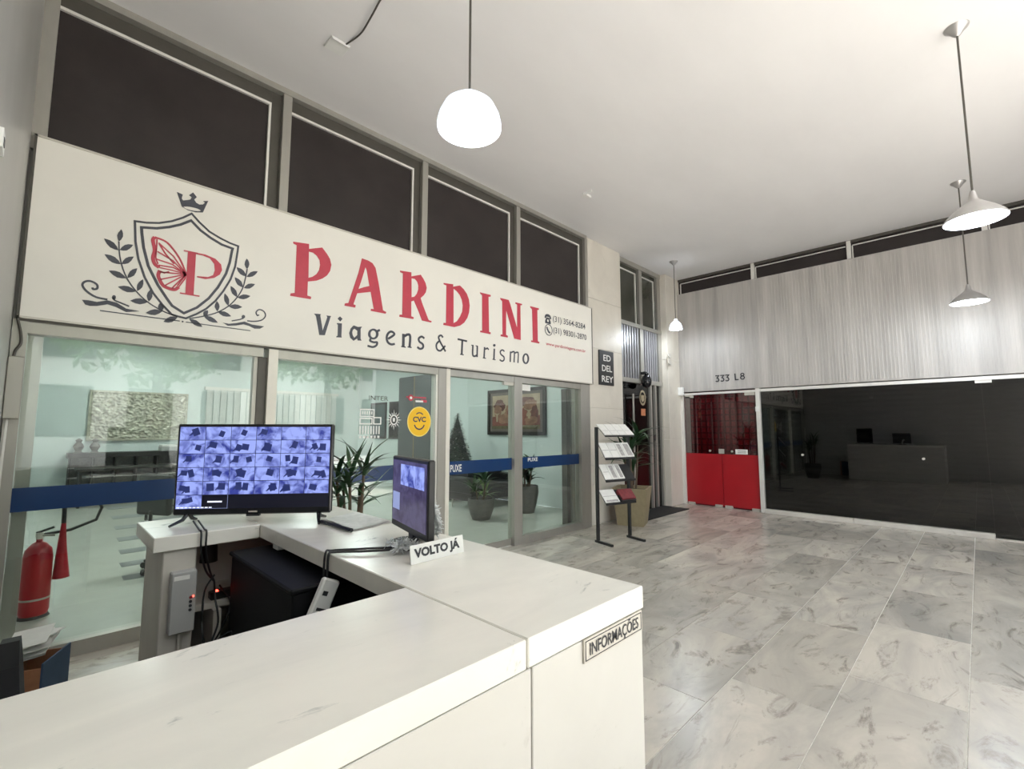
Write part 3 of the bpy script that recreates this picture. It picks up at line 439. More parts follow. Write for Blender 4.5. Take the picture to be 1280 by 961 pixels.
# red double door
rd = thing('door_3', 'red double door with dark red lattice glass above', 'door', (XR, 3.6, 0), kind='structure')
ys = [4.355, 3.575, 2.905]
for k in range(2):
    a, b_ = ys[k + 1] + .004, ys[k] - (.06 if k == 0 else .004)
    lf = obj('leaf', bx(XR + .03, XR + .042, a, b_, .03, 1.02), 'red_door', rd)
    obj('upper_leaf', bx(XR + .032, XR + .040, a, b_, 1.02, 2.19), 'rose_glass', rd)
    obj('hinge_patch', bx(XR + .02, XR + .05, b_ - .16, b_ - .02, .0, .05), 'metal_plate', rd)
    obj('hinge_patch', bx(XR + .02, XR + .05, a + .02, a + .16, .0, .05), 'metal_plate', rd)
    obj('hinge_patch', bx(XR + .02, XR + .05, (b_ - .20 if k == 0 else a + .02), (b_ - .02 if k == 0 else a + .2), 2.14, 2.20), 'metal_plate', rd)
obj('backing', bx(XR + .085, XR + .10, 2.9, 4.36, 0, 2.25), 'dark_red', rd)
lat = B()
for k in range(13): lat.box(XR + .06, XR + .08, 2.93 + k * .115, 2.965 + k * .115, 1.0, 2.2)
for k in range(10): lat.box(XR + .058, XR + .082, 2.9, 4.3, 1.06 + k * .118, 1.09 + k * .118)
tag(obj('lattice', lat, 'red_lattice', rd), None)
obj('speckled_strip', bx(XR + .02, XR + .03, 4.17, 4.27, 1.03, 2.17), 'mat_board', rd)
obj('jamb', bx(XR, XR + .06, 4.295, 4.36, 0, 2.24), 'bead', rd); obj('head', bx(XR + .005, XR + .06, 2.9, 4.36, 2.195, 2.235), 'bead', rd)
obj('lock_patch', bx(XR + .015, XR + .05, 3.53, 3.63, 1.03, 1.12), 'metal_plate', rd)
for y in (3.80, 3.38): obj('lock_cylinder', B().tube([(XR + .03, y, 1.08), (XR + .012, y, 1.08)], .02, 10), 'metal_plate', rd)
nl = obj('notice', bx(XR + .024, XR + .028, 3.10, 3.32, 1.03, 1.12), 'paper', rd); nl['label'] = 'small white notice'
B_ = B()
for k in range(2): B_.box(XR + .0225, XR + .024, 3.13, 3.28, 1.055 + k * .03, 1.063 + k * .03)
obj('notice_print', B_, 'ink', nl)
# dark shopfront
sf = thing('window_13', 'dark smoked glass shopfront with closed shutter behind', 'window', (XR, .3, 0), kind='structure')
obj('post', bx(XR - .02, XR + .07, 2.835, 2.905, 0, 2.26), 'bead', sf)
obj('post_bracket', bx(XR - .04, XR - .018, 2.85, 2.91, 1.83, 1.92), 'white_paint', sf)
obj('head_rail', bx(XR, XR + .07, Y0, 2.835, 2.195, 2.245), 'bead', sf)
for a, b_ in ((1.5155, 2.83), (-.0625, 1.515), (-1.2, -.063), (Y0, -1.2005)):
    obj('pane', bx(XR + .03, XR + .042, a, b_, .075 if a > -.1 else .01, 2.2), 'smoke_glass', sf)
for y in (-.1, 1.45): obj('patch_fitting', bx(XR + .018, XR + .05, y - .07, y + .10, 2.155, 2.20), 'bead', sf) if y < 0 else None
sh = B()
for k in range(28):
    z = .02 + k * .08
    sh.add([(XR + .25, Y0, z), (XR + .22, Y0, z + .04), (XR + .25, Y0, z + .08), (XR + .25, 2.83, z), (XR + .22, 2.83, z + .04), (XR + .25, 2.83, z + .08)], [(0, 1, 4, 3), (1, 2, 5, 4)])
tag(obj('shutter', sh, 'shutter', sf), None)
for a, b_ in ((1.53, 2.835), (-.06, 1.527)):
    obj('plinth_slab', bx(XR - .06, XR + .06, a, b_ - .002, 0, .072, bev=.004), 'old_marble', sf)
obj('threshold', bx(XR - .04, XR + .06, Y0, -.064, 0, .014), 'old_marble', sf)
for k, y in enumerate((2.2, .62)): obj('door_knob', B().tube([(XR + .03, y, 1.06), (XR - .01, y, 1.06)], .018, 10), 'metal_plate', sf)

# shop interior shell
SX, SY, SZ = 7.1, 13.9, 3.5
fs = thing('floor_shop', 'pale polished floor inside the travel shop', 'floor', (3.4, 9, 0), kind='structure')
obj('floor_slab', bx(XL, SX, 4.47, SY, -.06, -.001), 'shop_floor', fs)
for k, (a, b_, y) in enumerate([(.70, 1.02, 6.15), (.74, 1.10, 6.75), (.80, 1.20, 7.45), (.86, 1.25, 8.3), (.92, 1.32, 9.3), (.98, 1.40, 10.4), (1.02, 1.46, 11.7)]):
    obj('inlay_strip', bx(a, b_ + .15, y, y + .20 + k * .03, -.001, .0015), 'floor_strip', fs)
o = obj('wall_shop_back', bx(XL, SX, SY, SY + .1, 0, SZ), 'mint_wall'); tag(o, 'pale mint back wall of the shop', 'wall', kind='structure')
o = obj('wall_shop_side', bx(SX, SX + .06, 4.625, SY, 0, SZ), 'mint_wall'); tag(o, 'pale mint side wall of the shop with the landscape painting', 'wall', kind='structure')
o = obj('wall_shop_left', bx(XL - .1, XL, 4.47, SY, 0, SZ), 'mint_wall'); tag(o, 'pale mint left wall of the shop', 'wall', kind='structure')
o = obj('ceiling_shop', bx(XL, SX, 4.62, SY, SZ, SZ + .1), 'plaster'); tag(o, 'white ceiling inside the shop', 'ceiling', kind='structure')
for k, (x, y) in enumerate(((1.6, 6.6), (5.0, 6.6), (1.6, 9.6), (5.0, 9.6), (1.6, 12.3), (5.0, 12.3))):  # unseen ceiling panels, added to brighten the shop interior
    t = thing('added_ceiling_light', 'square white light panel added out of view to light the shop', 'light', (x, y, SZ - .05), group='added ceiling light panels inside the shop')
    obj('housing', bx(x - .34, x + .34, y - .34, y + .34, SZ - .045, SZ - .001), 'white_paint', t)
    obj('diffuser', bx(x - .3, x + .3, y - .3, y + .3, SZ - .052, SZ - .046), 'added_panel_glow', t)
# ================================================================ THE SIGN
sg = thing('shop_sign', 'long white shop sign reading PARDINI Viagens and Turismo with a crest', 'sign', (3.03, 4.38, 2.22))
YS = 4.335
obj('panel', bx(-.142, 6.19, YS, 4.415, 2.228, 3.452), 'sign_white', sg)
for a in ((-.15, 6.198, 2.216, 2.23), (-.15, 6.198, 3.45, 3.464)): obj('edge_strip', bx(a[0], a[1], YS - .006, 4.418, a[2], a[3]), 'metal_plate', sg)
for a in ((-.152, -.138), (6.186, 6.2)): obj('edge_strip', bx(a[0], a[1], YS - .006, 4.418, 2.216, 3.464), 'dark_frame', sg)
obj('drip_rail', bx(-.14, 6.14, 4.35, 4.42, 2.20, 2.216), 'dark_frame', sg)
FN = wally(YS - .004)
for o_, h_ in RED: obj('letter', B().prism(o_, FN, .004, hole=h_), 'sign_red', sg)['label'] = 'large red serif capital'
def smooth2(p, n=5):
    q = [(2 * p[0][0] - p[1][0], 2 * p[0][1] - p[1][1])] + list(p) + [(2 * p[-1][0] - p[-2][0], 2 * p[-1][1] - p[-2][1])]; out = []
    for i in range(1, len(q) - 2):
        for k in range(n):
            t = k / n; out.append(tuple(.5 * (2 * q[i][c] + (q[i + 1][c] - q[i - 1][c]) * t + (2 * q[i - 1][c] - 5 * q[i][c] + 4 * q[i + 1][c] - q[i + 2][c]) * t * t + (3 * q[i][c] - q[i - 1][c] - 3 * q[i + 1][c] + q[i + 2][c]) * t ** 3) for c in (0, 1)))
    return out + [p[-1]]
def shapes(items, sm=False):
    b = B()
    if sm: items = [(it[0], smooth2(it[1]), it[2]) if it[0] == 's' and len(it[1]) > 3 else it for it in items]
    for it in items:
        if it[0] == 'p': b.prism(it[1], FN, .004, hole=it[2])
        else: b.stroke(it[1], it[2], FN, .004)
    return b
for lt in DARK: obj('small_letter', shapes(lt, True), 'sign_dark', sg)
em = obj('crest_shield', shapes(SHIELD), 'sign_dark', sg)
obj('crown', shapes(CROWN), 'sign_dark', em); obj('butterfly_wing', shapes(WING, True), 'sign_red', em); obj('crest_letter', shapes(PLET), 'sign_red', em)
for k in range(2):
    lr = obj('laurel_stem', shapes(STEMS[k], True), 'sign_dark', em if False else sg)
    for lf in LEAVES[k]: obj('laurel_leaf', shapes([lf]), 'sign_dark', lr)
obj('scroll_ornament', shapes(SWIRL, True), 'sign_dark', sg)
obj('phone_number', B().text('(31) 3564-8284', FN, 5.21, 3.05, .80, .115, 0, bold=.006), 'sign_dark', sg)
obj('phone_number', B().text('(31) 98301-2870', FN, 5.22, 2.88, .815, .115, 0, bold=.006), 'sign_dark', sg)
obj('web_address', B().text('www.pardiniviagens.com.br', FN, 5.05, 2.69, .96, .062, 0, bold=.008), 'sign_red', sg)
b = B().prism([(5.03, 3.12), (5.045, 3.15), (5.08, 3.165), (5.12, 3.165), (5.155, 3.15), (5.17, 3.12), (5.17, 3.10), (5.14, 3.10), (5.135, 3.125), (5.065, 3.125), (5.06, 3.10), (5.03, 3.10)], FN, .004)
b.prism([(5.075, 3.115), (5.125, 3.115), (5.16, 3.06), (5.16, 3.025), (5.04, 3.025), (5.04, 3.06)], FN, .004, hole=[(5.1 + .022 * math.cos(t), 3.068 + .022 * math.sin(t)) for t in [k * .7854 for k in range(8)]])
obj('telephone_icon', b, 'sign_dark', sg)
ring = lambda cx, cz, r, n=20, ry=None: [(cx + r * math.cos(2 * math.pi * k / n), cz + (ry or r) * math.sin(2 * math.pi * k / n)) for k in range(n)]
b = B().prism(ring(5.115, 2.935, .085), FN, .004, hole=ring(5.115, 2.935, .074)); b.stroke([(5.075, 2.975), (5.085, 2.945), (5.115, 2.905), (5.15, 2.895)], .026, FN, .004)
obj('handset_icon', b, 'sign_dark', sg)

# ED DEL REY plate
t = thing('name_plate', 'black plate with white letters ED DEL REY on the stone pillar', 'sign', (6.665, 4.39, 2.24))
obj('plate', bx(6.45, 6.88, 4.375, 4.399, 2.235, 2.815, bev=.003), 'black', t)
for s_, x, z, w_ in (('ED', 6.565, 2.64, .22), ('DEL', 6.52, 2.465, .30), ('REY', 6.51, 2.285, .34)):
    obj('lettering', B().text(s_, wally(4.372), x, z, w_, .105, 0, bold=.015), 'paper', t)

# ================================================================ RECEPTION COUNTER
CZ, TH = 1.05, .062
ct = thing('reception_counter', 'white marble reception counter in a U shape', 'counter', (.8, 1.6, 0))
FY, OX, IX = .72, 1.262, .785
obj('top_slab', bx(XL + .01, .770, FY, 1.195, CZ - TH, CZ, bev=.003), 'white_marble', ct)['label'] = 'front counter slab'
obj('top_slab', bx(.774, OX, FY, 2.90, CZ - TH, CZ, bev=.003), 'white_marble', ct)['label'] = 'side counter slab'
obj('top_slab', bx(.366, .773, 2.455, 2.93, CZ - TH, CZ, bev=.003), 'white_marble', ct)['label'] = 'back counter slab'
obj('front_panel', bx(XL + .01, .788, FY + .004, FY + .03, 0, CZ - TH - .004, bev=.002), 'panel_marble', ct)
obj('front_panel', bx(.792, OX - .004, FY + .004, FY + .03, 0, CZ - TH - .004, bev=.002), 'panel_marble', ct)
obj('core', bx(XL + .02, OX - .03, FY + .03, FY + .10, 0, CZ - TH), 'grout', ct)
for k in range(2): obj('side_panel', bx(OX - .03, OX - .004, FY + .034 + k * 1.08, FY + 1.11 + k * 1.08, 0, CZ - TH - .004, bev=.002), 'panel_marble', ct)
obj('side_core', bx(OX - .10, OX - .03, FY + .1, 2.88, 0, CZ - TH), 'old_marble', ct)
obj('back_panel', bx(.52, OX - .10, 2.84, 2.90, 0, CZ - TH), 'old_marble', ct)
obj('pier', bx(.405, .525, 2.475, 2.90, 0, CZ - TH, bev=.004), 'old_marble', ct)
obj('shelf', bx(.525, 1.16, 2.50, 2.84, .70, .725), 'old_marble', ct)
obj('shelf_upright', bx(.60, .63, 2.46, 2.84, 0, .70), 'old_marble', ct)
pt = thing('counter_sign', 'metal plate reading INFORMAÇÕES on the counter front', 'sign', (1.11, FY, .93))
obj('plate', bx(.972, 1.247, FY - .002, FY + .003, .932, .987), 'metal_plate', pt)
b = B()
for a in ((.977, 1.242, .9365, .938), (.977, 1.242, .981, .9825)): b.box(a[0], a[1], FY - .0032, FY - .002, a[2], a[3])
for a in ((.977, .9785), (1.2405, 1.242)): b.box(a[0], a[1], FY - .0032, FY - .002, .9365, .9825)
obj('border_line', b, 'ink', pt)
obj('lettering', B().text('INFORMAÇÕES', wally(FY - .0034), .994, .938, .232, .044, 0, bold=.012), 'ink', pt)

# ---- television
tvn = Vector((.56, -.45, 0)).normalized(); trz = math.atan2(-.45, .56)
tv = thing('television', 'large black television showing a grid of security camera views', 'television', (.755, 2.515, CZ), trz)
W2, zb, zt = .362, .042, .475        # local x along the screen, -y towards the viewer
obj('cabinet', bx(-W2, W2, 0, .035, zb, zt, bev=.006), 'black_gloss', tv, local=True)
obj('back_cover', bx(-.26, .26, .03, .075, zb + .03, zt - .12, bev=.012), 'black', tv, local=True)
sx0, sx1, sz0, sz1 = -W2 + .012, W2 - .012, zb + .030, zt - .012
obj('screen', bx(sx0, sx1, -.0016, .002, sz0, sz1), 'screen_dark', tv, local=True)
cw, ch = (sx1 - sx0) / 6, (sz1 - sz0) / 6
sb = B()
rnd = random.Random(5)
for r_ in range(6):
    for c_ in range(6):
        if r_ == 5 and c_ > 0: continue
        x, z = sx0 + c_ * cw, sz1 - (r_ + 1) * ch
        v = obj('camera_view', bx(-cw / 2 + .0012, cw / 2 - .0012, 0, .0008, .0012, ch - .0012), 'screen_view', tv, local=True); v.location = (x + cw / 2, -.0026, z)
        # dark furniture shapes in each view, a sub-part of the view
        sb = B(); nshape = rnd.randint(1, 2) if r_ else rnd.randint(0, 1)
        for q in range(nshape):
            cx, cz = cw * rnd.uniform(-.28, .26), ch * rnd.uniform(.4, .66); a = rnd.uniform(-.4, .4); ww, hh = cw * rnd.uniform(.09, .15), ch * rnd.uniform(.18, .28); ca, sa = math.cos(a), math.sin(a)
            sb.add([(cx + p_ * ww * ca - q_ * hh * sa, -.0004, cz + q_ * hh * ca + p_ * ww * sa) for p_, q_ in ((-1, -1), (1, -1), (1, 1), (-1, 1))], [(0, 1, 2, 3)])
            if rnd.random() < .6:
                l = ch * .5; sb.add([(cx - ww, -.0004, cz), (cx - ww - l * .45, -.0004, cz - l * .55), (cx - ww - l * .36, -.0004, cz - l * .6), (cx - ww * .4, -.0004, cz - .006)], [(0, 1, 2, 3)])
        if sb.v: obj('view_picture', sb, 'screen_shape', v, local=True)
gb = B(); gb.box(sx0 + cw, sx0 + 2 * cw, -.003, -.002, sz0 + .001, sz0 + .002); gb.box(sx0 + 2 * cw - .001, sx0 + 2 * cw, -.003, -.002, sz0, sz0 + ch)
obj('view_border', gb, 'screen_grid', tv, local=True)
tb = B(); tb.box(sx0 + cw * 1.22, sx0 + cw * 1.78, -.0032, -.002, sz0 + ch * .45, sz0 + ch * .56)
for k in range(9): tb.box(sx0 + .006 + k * .018, sx0 + .006 + k * .018 + .013, -.0034, -.002, sz0 + .004, sz0 + .009)
obj('screen_caption', tb, 'screen_text', tv, local=True)
obj('maker_badge', bx(-.02, .02, -.0015, 0, zb + .010, zb + .017), 'metal_plate', tv, local=True)
obj('sensor_lip', bx(-.03, .03, .0, .02, zb - .008, zb + .002), 'black', tv, local=True)
for sx in (-.30, .30):
    b = B().tube([(sx, .018, zb + .01), (sx - .01 if sx < 0 else sx + .01, -.01, .022), (sx - .03 if sx < 0 else sx + .03, -.075, .006)], [.010, .009, .006], 8)
    b.tube([(sx, .018, zb + .01), (sx, .05, .022), (sx + (.01 if sx > 0 else -.01), .11, .006)], [.010, .009, .006], 8)
    obj('foot', b, 'black_gloss', tv, smooth=True, local=True)

# ---- second monitor seen from its edge
mrz = math.atan2(1.42 - 1.818, 1.0 - 1.095)
mo = thing('monitor', 'thin black computer monitor seen from the side beside the VOLTO JÁ card', 'monitor', (1.048, 1.619, CZ), mrz)
obj('cabinet', bx(-.207, .207, .0, .028, .045, .337, bev=.005), 'black', mo, local=True)
obj('screen', bx(-.192, .192, -.0015, .001, .072, .322), 'screen_desk', mo, local=True)
v = obj('camera_view', bx(-.09, .172, -.0025, -.0016, .225, .308), 'screen_view', mo, local=True)
obj('task_window', bx(-.185, -.10, -.0025, -.0016, .12, .19), 'screen_grid', mo, local=True)
obj('back_bulge', bx(-.12, .12, .028, .05, .08, .27, bev=.01), 'black', mo, local=True)
obj('neck', bx(-.03, .03, .012, .04, .012, .10, bev=.006), 'black', mo, local=True)
b = B().lathe([(0, .016), (.05, .016), (.095, .010), (.105, .003), (.105, 0), (0, 0)], (0, .02, 0.0005), 28); b.v = [(x * 1.1, .02 + (y - .02) * .85, z) for x, y, z in b.v]
obj('base', b, 'black_gloss', mo, smooth=True, local=True)
# tinsel garland around the monitor
ti = B(); rr = random.Random(3)
path = [(1.17, 1.60, 1.075), (1.175, 1.60, 1.12), (1.15, 1.585, 1.17), (1.12, 1.57, 1.20)]
path2 = [(.93, 1.50, 1.075), (.965, 1.52, 1.085), (.99, 1.47, 1.08), (.93, 1.58, 1.085)]
for pth in (path, path2):
    for q in range(380):
        s_ = rr.random() * (len(pth) - 1); i = int(s_); p = Vector(pth[i]).lerp(Vector(pth[i + 1]), s_ - i)
        d = Vector((rr.gauss(0, 1), rr.gauss(0, 1), rr.gauss(0, 1))).normalized(); l = rr.uniform(.016, .034); e = d.orthogonal().normalized() * .0028
        p2 = p + d * l; p2.z = max(p2.z, CZ + .002)
        ti.add([p - e, p + e, p2 + e * .6, p2 - e * .6], [(0, 1, 2, 3)])
single('tinsel_garland', ti, 'tinsel', 'silver tinsel garland wound behind the thin monitor', 'garland', kind='stuff')
# VOLTO JA card
t = thing('desk_card', 'white standing card reading VOLTO JÁ on the counter', 'sign', (1.017, 1.37, CZ))
card = B().add([(.900, 1.366, CZ + .001), (1.134, 1.376, CZ + .001), (1.134, 1.386, CZ + .061), (.900, 1.376, CZ + .061), (.900, 1.369, CZ + .001), (1.134, 1.379, CZ + .001), (1.134, 1.389, CZ + .061), (.900, 1.379, CZ + .061)], [(0, 1, 2, 3), (7, 6, 5, 4), (0, 4, 5, 1), (1, 5, 6, 2), (2, 6, 7, 3), (3, 7, 4, 0)])
obj('card', card, 'paper', t)
cf = lambda u, v, d: (u, 1.3652 + (u - .9) * .0427 + (v - CZ) * .165 + d, v)
obj('lettering', B().text('VOLTO JÁ', cf, .915, CZ + .011, .200, .045, 0, bold=.05), 'ink', t)
obj('support', B().add([(.96, 1.386, CZ + .055), (1.07, 1.390, CZ + .055), (1.07, 1.42, CZ + .001), (.96, 1.416, CZ + .001)], [(0, 1, 2, 3)]), 'paper', t)
# document in plastic sleeve with a black spine
b = B(); n = 10; rr = random.Random(9)
P00, P10, P11, P01 = Vector((1.02, 2.0, 0)), Vector((1.235, 2.06, 0)), Vector((1.235, 2.42, 0)), Vector((1.03, 2.33, 0))
g = []
for j in range(n + 1):
    for i in range(n + 1):
        u, v_ = i / n, j / n; p = P00.lerp(P10, u).lerp(P01.lerp(P11, u), v_); g.append((p.x, p.y, CZ + .004 + .006 * (noise.noise(Vector((u * 4, v_ * 4, 1))) + 1) / 2))
b.add(g, [(j * (n + 1) + i, j * (n + 1) + i + 1, (j + 1) * (n + 1) + i + 1, (j + 1) * (n + 1) + i) for j in range(n) for i in range(n)])
t = thing('document_sleeve', 'crumpled clear sleeve of printed grey paper with a black spine on the side counter', 'document', (1.1, 2.25, CZ))
obj('sleeve', b, 'paper_grey', t, smooth=True)
b2 = B(); 
b2.add([(x * 1.0 + (x - 1.13) * .05, y + (y - 2.2) * .04, CZ + .0012) for x, y in ((1.02, 2.0), (1.235, 2.06), (1.235, 2.42), (1.03, 2.33))], [(0, 1, 2, 3)]); b2.add([(x + (x - 1.13) * .05, y + (y - 2.2) * .04, CZ + .0026) for x, y in ((1.02, 2.0), (1.235, 2.06), (1.235, 2.42), (1.03, 2.33))], [(0, 1, 2, 3)])
obj('backing_sheet', b2, 'paper', t)
obj('spine', B().tube([(.985, 2.27, CZ + .010), (.995, 1.98, CZ + .010)], .009, 8), 'black', t, smooth=True)

# cables
def cable(label, pts, r=.0045, group=None, mat='black'):
    # Catmull-Rom smoothing
    p = [Vector(q) for q in pts]; p = [p[0] * 2 - p[1]] + p + [p[-1] * 2 - p[-2]]; out = []
    for i in range(1, len(p) - 2):
        for k in range(6):
            t = k / 6; a, b, c, d = p[i - 1:i + 3]
            out.append(.5 * ((2 * b) + (c - a) * t + (2 * a - 5 * b + 4 * c - d) * t * t + (3 * b - a - 3 * c + d) * t ** 3))
    out.append(p[-2]); return single('cable', B().tube(out, r, 6), mat, label, 'cable', group, smooth=True)
cable('black cable running over the counter edge to the thin monitor', [(.99, 1.53, 1.062), (.93, 1.56, 1.062), (.85, 1.62, 1.06), (.785, 1.685, 1.058), (.765, 1.69, 1.050), (.761, 1.69, .97), (.74, 1.68, .84), (.73, 1.66, .72)])
cable('second black cable beside it running to the thin monitor', [(.99, 1.545, 1.062), (.93, 1.585, 1.065), (.85, 1.64, 1.065), (.785, 1.705, 1.06), (.762, 1.71, 1.052), (.757, 1.71, .95)], .004)
for k in range(2):
    cable(['left one of two black television cables hanging over the back counter edge', 'right one of two black television cables hanging over the back counter edge'][k], [(.535 + k * .02, 2.62, 1.075), (.53 + k * .02, 2.48, 1.058), (.532 + k * .02, 2.446, 1.049), (.535 + k * .018, 2.444, .97), (.57 + k * .014, 2.50, .87), (.62, 2.56, .80)], .0042)
for k, pts in enumerate([[(.62, 2.56, .80), (.60, 2.45, .76), (.61, 2.42, .66), (.58, 2.40, .56), (.62, 2.36, .50)], [(.64, 2.55, .78), (.66, 2.44, .72), (.62, 2.42, .62), (.56, 2.42, .52)], [(.56, 2.47, .74), (.55, 2.42, .66), (.57, 2.40, .58), (.66, 2.38, .62), (.70, 2.36, .50)], [(.60, 2.48, .85), (.56, 2.45, .80), (.55, 2.43, .70), (.56, 2.42, .56)]]):
    cable('tangled black cable hanging under the back counter', pts, .004, group='tangled cables under the back counter')
# adapter hanging on the cable
t = thing('power_adapter', 'pale power adapter hanging on the monitor cable under the counter', 'adapter', (.735, 1.66, .80))
b = B().box(-.032, .032, -.014, .014, -.075, .075, bev=.006); b.v = [tuple(Matrix.Rotation(R(24), 3, 'Y') @ Vector(q) + Vector((.735, 1.66, .905))) for q in b.v]; obj('body', b, 'white_paint', t)
b = B().box(-.018, .018, -.0155, -.0142, -.03, -.02); b.box(-.018, .0, -.0155, -.0142, .02, .035); b.v = [tuple(Matrix.Rotation(R(24), 3, 'Y') @ Vector(q) + Vector((.735, 1.66, .905))) for q in b.v]; obj('print', b, 'ink', t)
# things under the counter
t = thing('black_cabinet', 'black metal box standing under the side counter', 'cabinet', (.92, 2.1, 0))
obj('body', bx(.655, 1.15, 1.72, 2.44, .60, .93, bev=.006), 'black_matte', t); obj('stand', bx(.95, 1.12, 1.8, 2.4, 0, .60), 'black_matte', t); obj('lid', bx(.645, 1.15, 1.71, 2.45, .93, .95, bev=.006), 'black_matte', t)
t = thing('computer_tower', 'pale grey computer tower on the floor under the counter', 'computer', (.75, 2.2, 0))
obj('case', bx(.66, .84, 2.02, 2.40, 0, .46, bev=.006), 'grey_case', t); obj('drive_slot', bx(.68, .82, 2.015, 2.021, .34, .38), 'black', t); obj('side_vent', bx(.656, .661, 2.15, 2.25, .30, .38), 'black', t)
t = thing('intercom_box', 'grey metal intercom box screwed to the counter pier', 'intercom', (.478, 2.46, .65))
obj('cover', bx(.432, .522, 2.425, 2.474, .65, .90, bev=.004), 'grey_plastic', t); obj('name_strip', bx(.440, .495, 2.4235, 2.426, .868, .885), 'paper', t)
for k in range(4): obj('button', B().tube([(.503, 2.426, .79 - k * .017), (.503, 2.421, .79 - k * .017)], .006, 8), 'ink' if k else 'dark_red', t)
obj('indicator', B().tube([(.512, 2.426, .793), (.512, 2.422, .793)], .003, 8), 'red_led', t)
obj('conduit', B().tube([(.478, 2.455, .65), (.478, 2.455, .45)], .009, 8), 'metal_plate', t)
t = thing('power_strip', 'black power strip with a glowing red lamp under the back counter', 'power strip', (.66, 2.6, .73))
obj('body', bx(.60, .74, 2.52, 2.57, .726, .76, bev=.004), 'black', t); obj('switch_lamp', B().lathe([(0, .008), (.006, .005), (.008, 0), (0, 0)], (.625, 2.535, .76), 10), 'red_led', t)
t = thing('plug_adapter', 'round black plug hanging on the wall under the back counter', 'plug', (.62, 2.82, .9)); obj('body', B().lathe([(0, .03), (.035, .025), (.04, -.09), (0, -.1)], (.645, 2.79, .93), 14), 'black', t, smooth=True)
t = thing('white_plug', 'small white plug on the inner side wall under the counter', 'plug', (.8, 2.3, .93)); obj('body', bx(.80, .88, 2.30, 2.36, .951, .976, bev=.004), 'white_paint', t)

# carton of papers and dark chair at the lower left
t = thing('paper_carton', 'brown and blue carton filled with loose papers at the lower left', 'carton', (.06, 3.195, 0), R(-25))
for s_ in (-1, 1):
    obj('side', bx(s_ * .079 - .004, s_ * .079 + .004, -.116, .116, 0, .45), 'blue_card' if s_ > 0 else 'card', t, local=True); obj('side', bx(-.075, .075, s_ * .112 - .004, s_ * .112 + .004, 0, .43), 'card', t, local=True)
obj('bottom', bx(-.075, .075, -.108, .108, .002, .01), 'card', t, local=True)
rr = random.Random(2)
for k in range(6):
    b = B(); a = R(-25) + rr.uniform(-.35, .35); m3 = Matrix.Rotation(a, 3, 'Z') @ Matrix.Rotation(.10 + rr.uniform(-.03, .03), 3, 'X') @ Matrix.Rotation(-.1 + rr.uniform(-.03, .03), 3, 'Y')
    b.box(-.07, .07, -.10, .10, 0, .002); off = Vector((.045 + rr.uniform(-.015, .015), 3.20 + rr.uniform(-.02, .02), .475 + k * .013)); b.v = [tuple(m3 @ Vector(q) + off) for q in b.v]
    single('loose_paper', b, 'paper', 'topmost loose white sheet in the carton' if k == 5 else 'loose white sheet piled in the carton under the top one', 'paper', 'papers in the carton')
def swivel_chair(name, label, x, y, rz, seat='black'):
    t = thing(name, label, 'chair', (x, y, 0), rz)
    obj('seat', bx(-.24, .24, -.23, .23, .44, .52, bev=.03), seat, t, local=True)
    b = B().box(-.22, .22, .20, .27, .60, 1.02, bev=.03); obj('backrest', b, seat, t, local=True)
    obj('back_bar', B().tube([(0, .1, .43), (0, .27, .45), (0, .27, .65)], .018, 8), 'black', t, local=True)
    obj('column', B().tube([(0, 0, .12), (0, 0, .45)], [.03, .022], 10), 'black', t, local=True)
    for s_ in (-1, 1): obj('armrest', B().tube([(s_ * .23, .1, .48), (s_ * .28, .1, .52), (s_ * .28, .1, .66), (s_ * .28, -.12, .67)], .016, 8), 'black', t, local=True)
    for k in range(5):
        a = 2 * math.pi * k / 5 + .3; c, s_ = math.cos(a), math.sin(a)
        lg = obj('star_leg', B().tube([(0, 0, .13), (c * .16, s_ * .16, .10), (c * .29, s_ * .29, .075)], [.026, .02, .014], 8), 'black', t, local=True)
        b = B().tube([(c * .29 - s_ * .02, s_ * .29 + c * .02, .032), (c * .29 + s_ * .02, s_ * .29 - c * .02, .032)], .031, 12); o = obj('castor', b, 'black', t, local=True)
    return t
t = thing('folded_chair', 'folded black chair with rounded back by the left wall, beside the carton', 'chair', (.02, 2.25, 0))
tp = lambda u, v, d: (.045 - (v - .4) * .10 - d, u, v)
obj('backrest', B().prism([(2.05, .56), (2.45, .56), (2.46, .70), (2.40, .79), (2.25, .82), (2.10, .79), (2.04, .70)], tp, .045), 'black_matte', t)
obj('seat', B().prism([(2.06, .20), (2.44, .20), (2.44, .54), (2.06, .54)], lambda u, v, d: (.065 - (v - .4) * .06 - d, u, v), .04), 'black_matte', t)
for u in (2.07, 2.43):
    obj('leg', B().tube([(.09, u, 0), (.025, u, .58)], .012, 8), 'black_matte', t); obj('leg', B().tube([(.04, u, 0), (.005, u, .60)], .012, 8), 'black_matte', t)

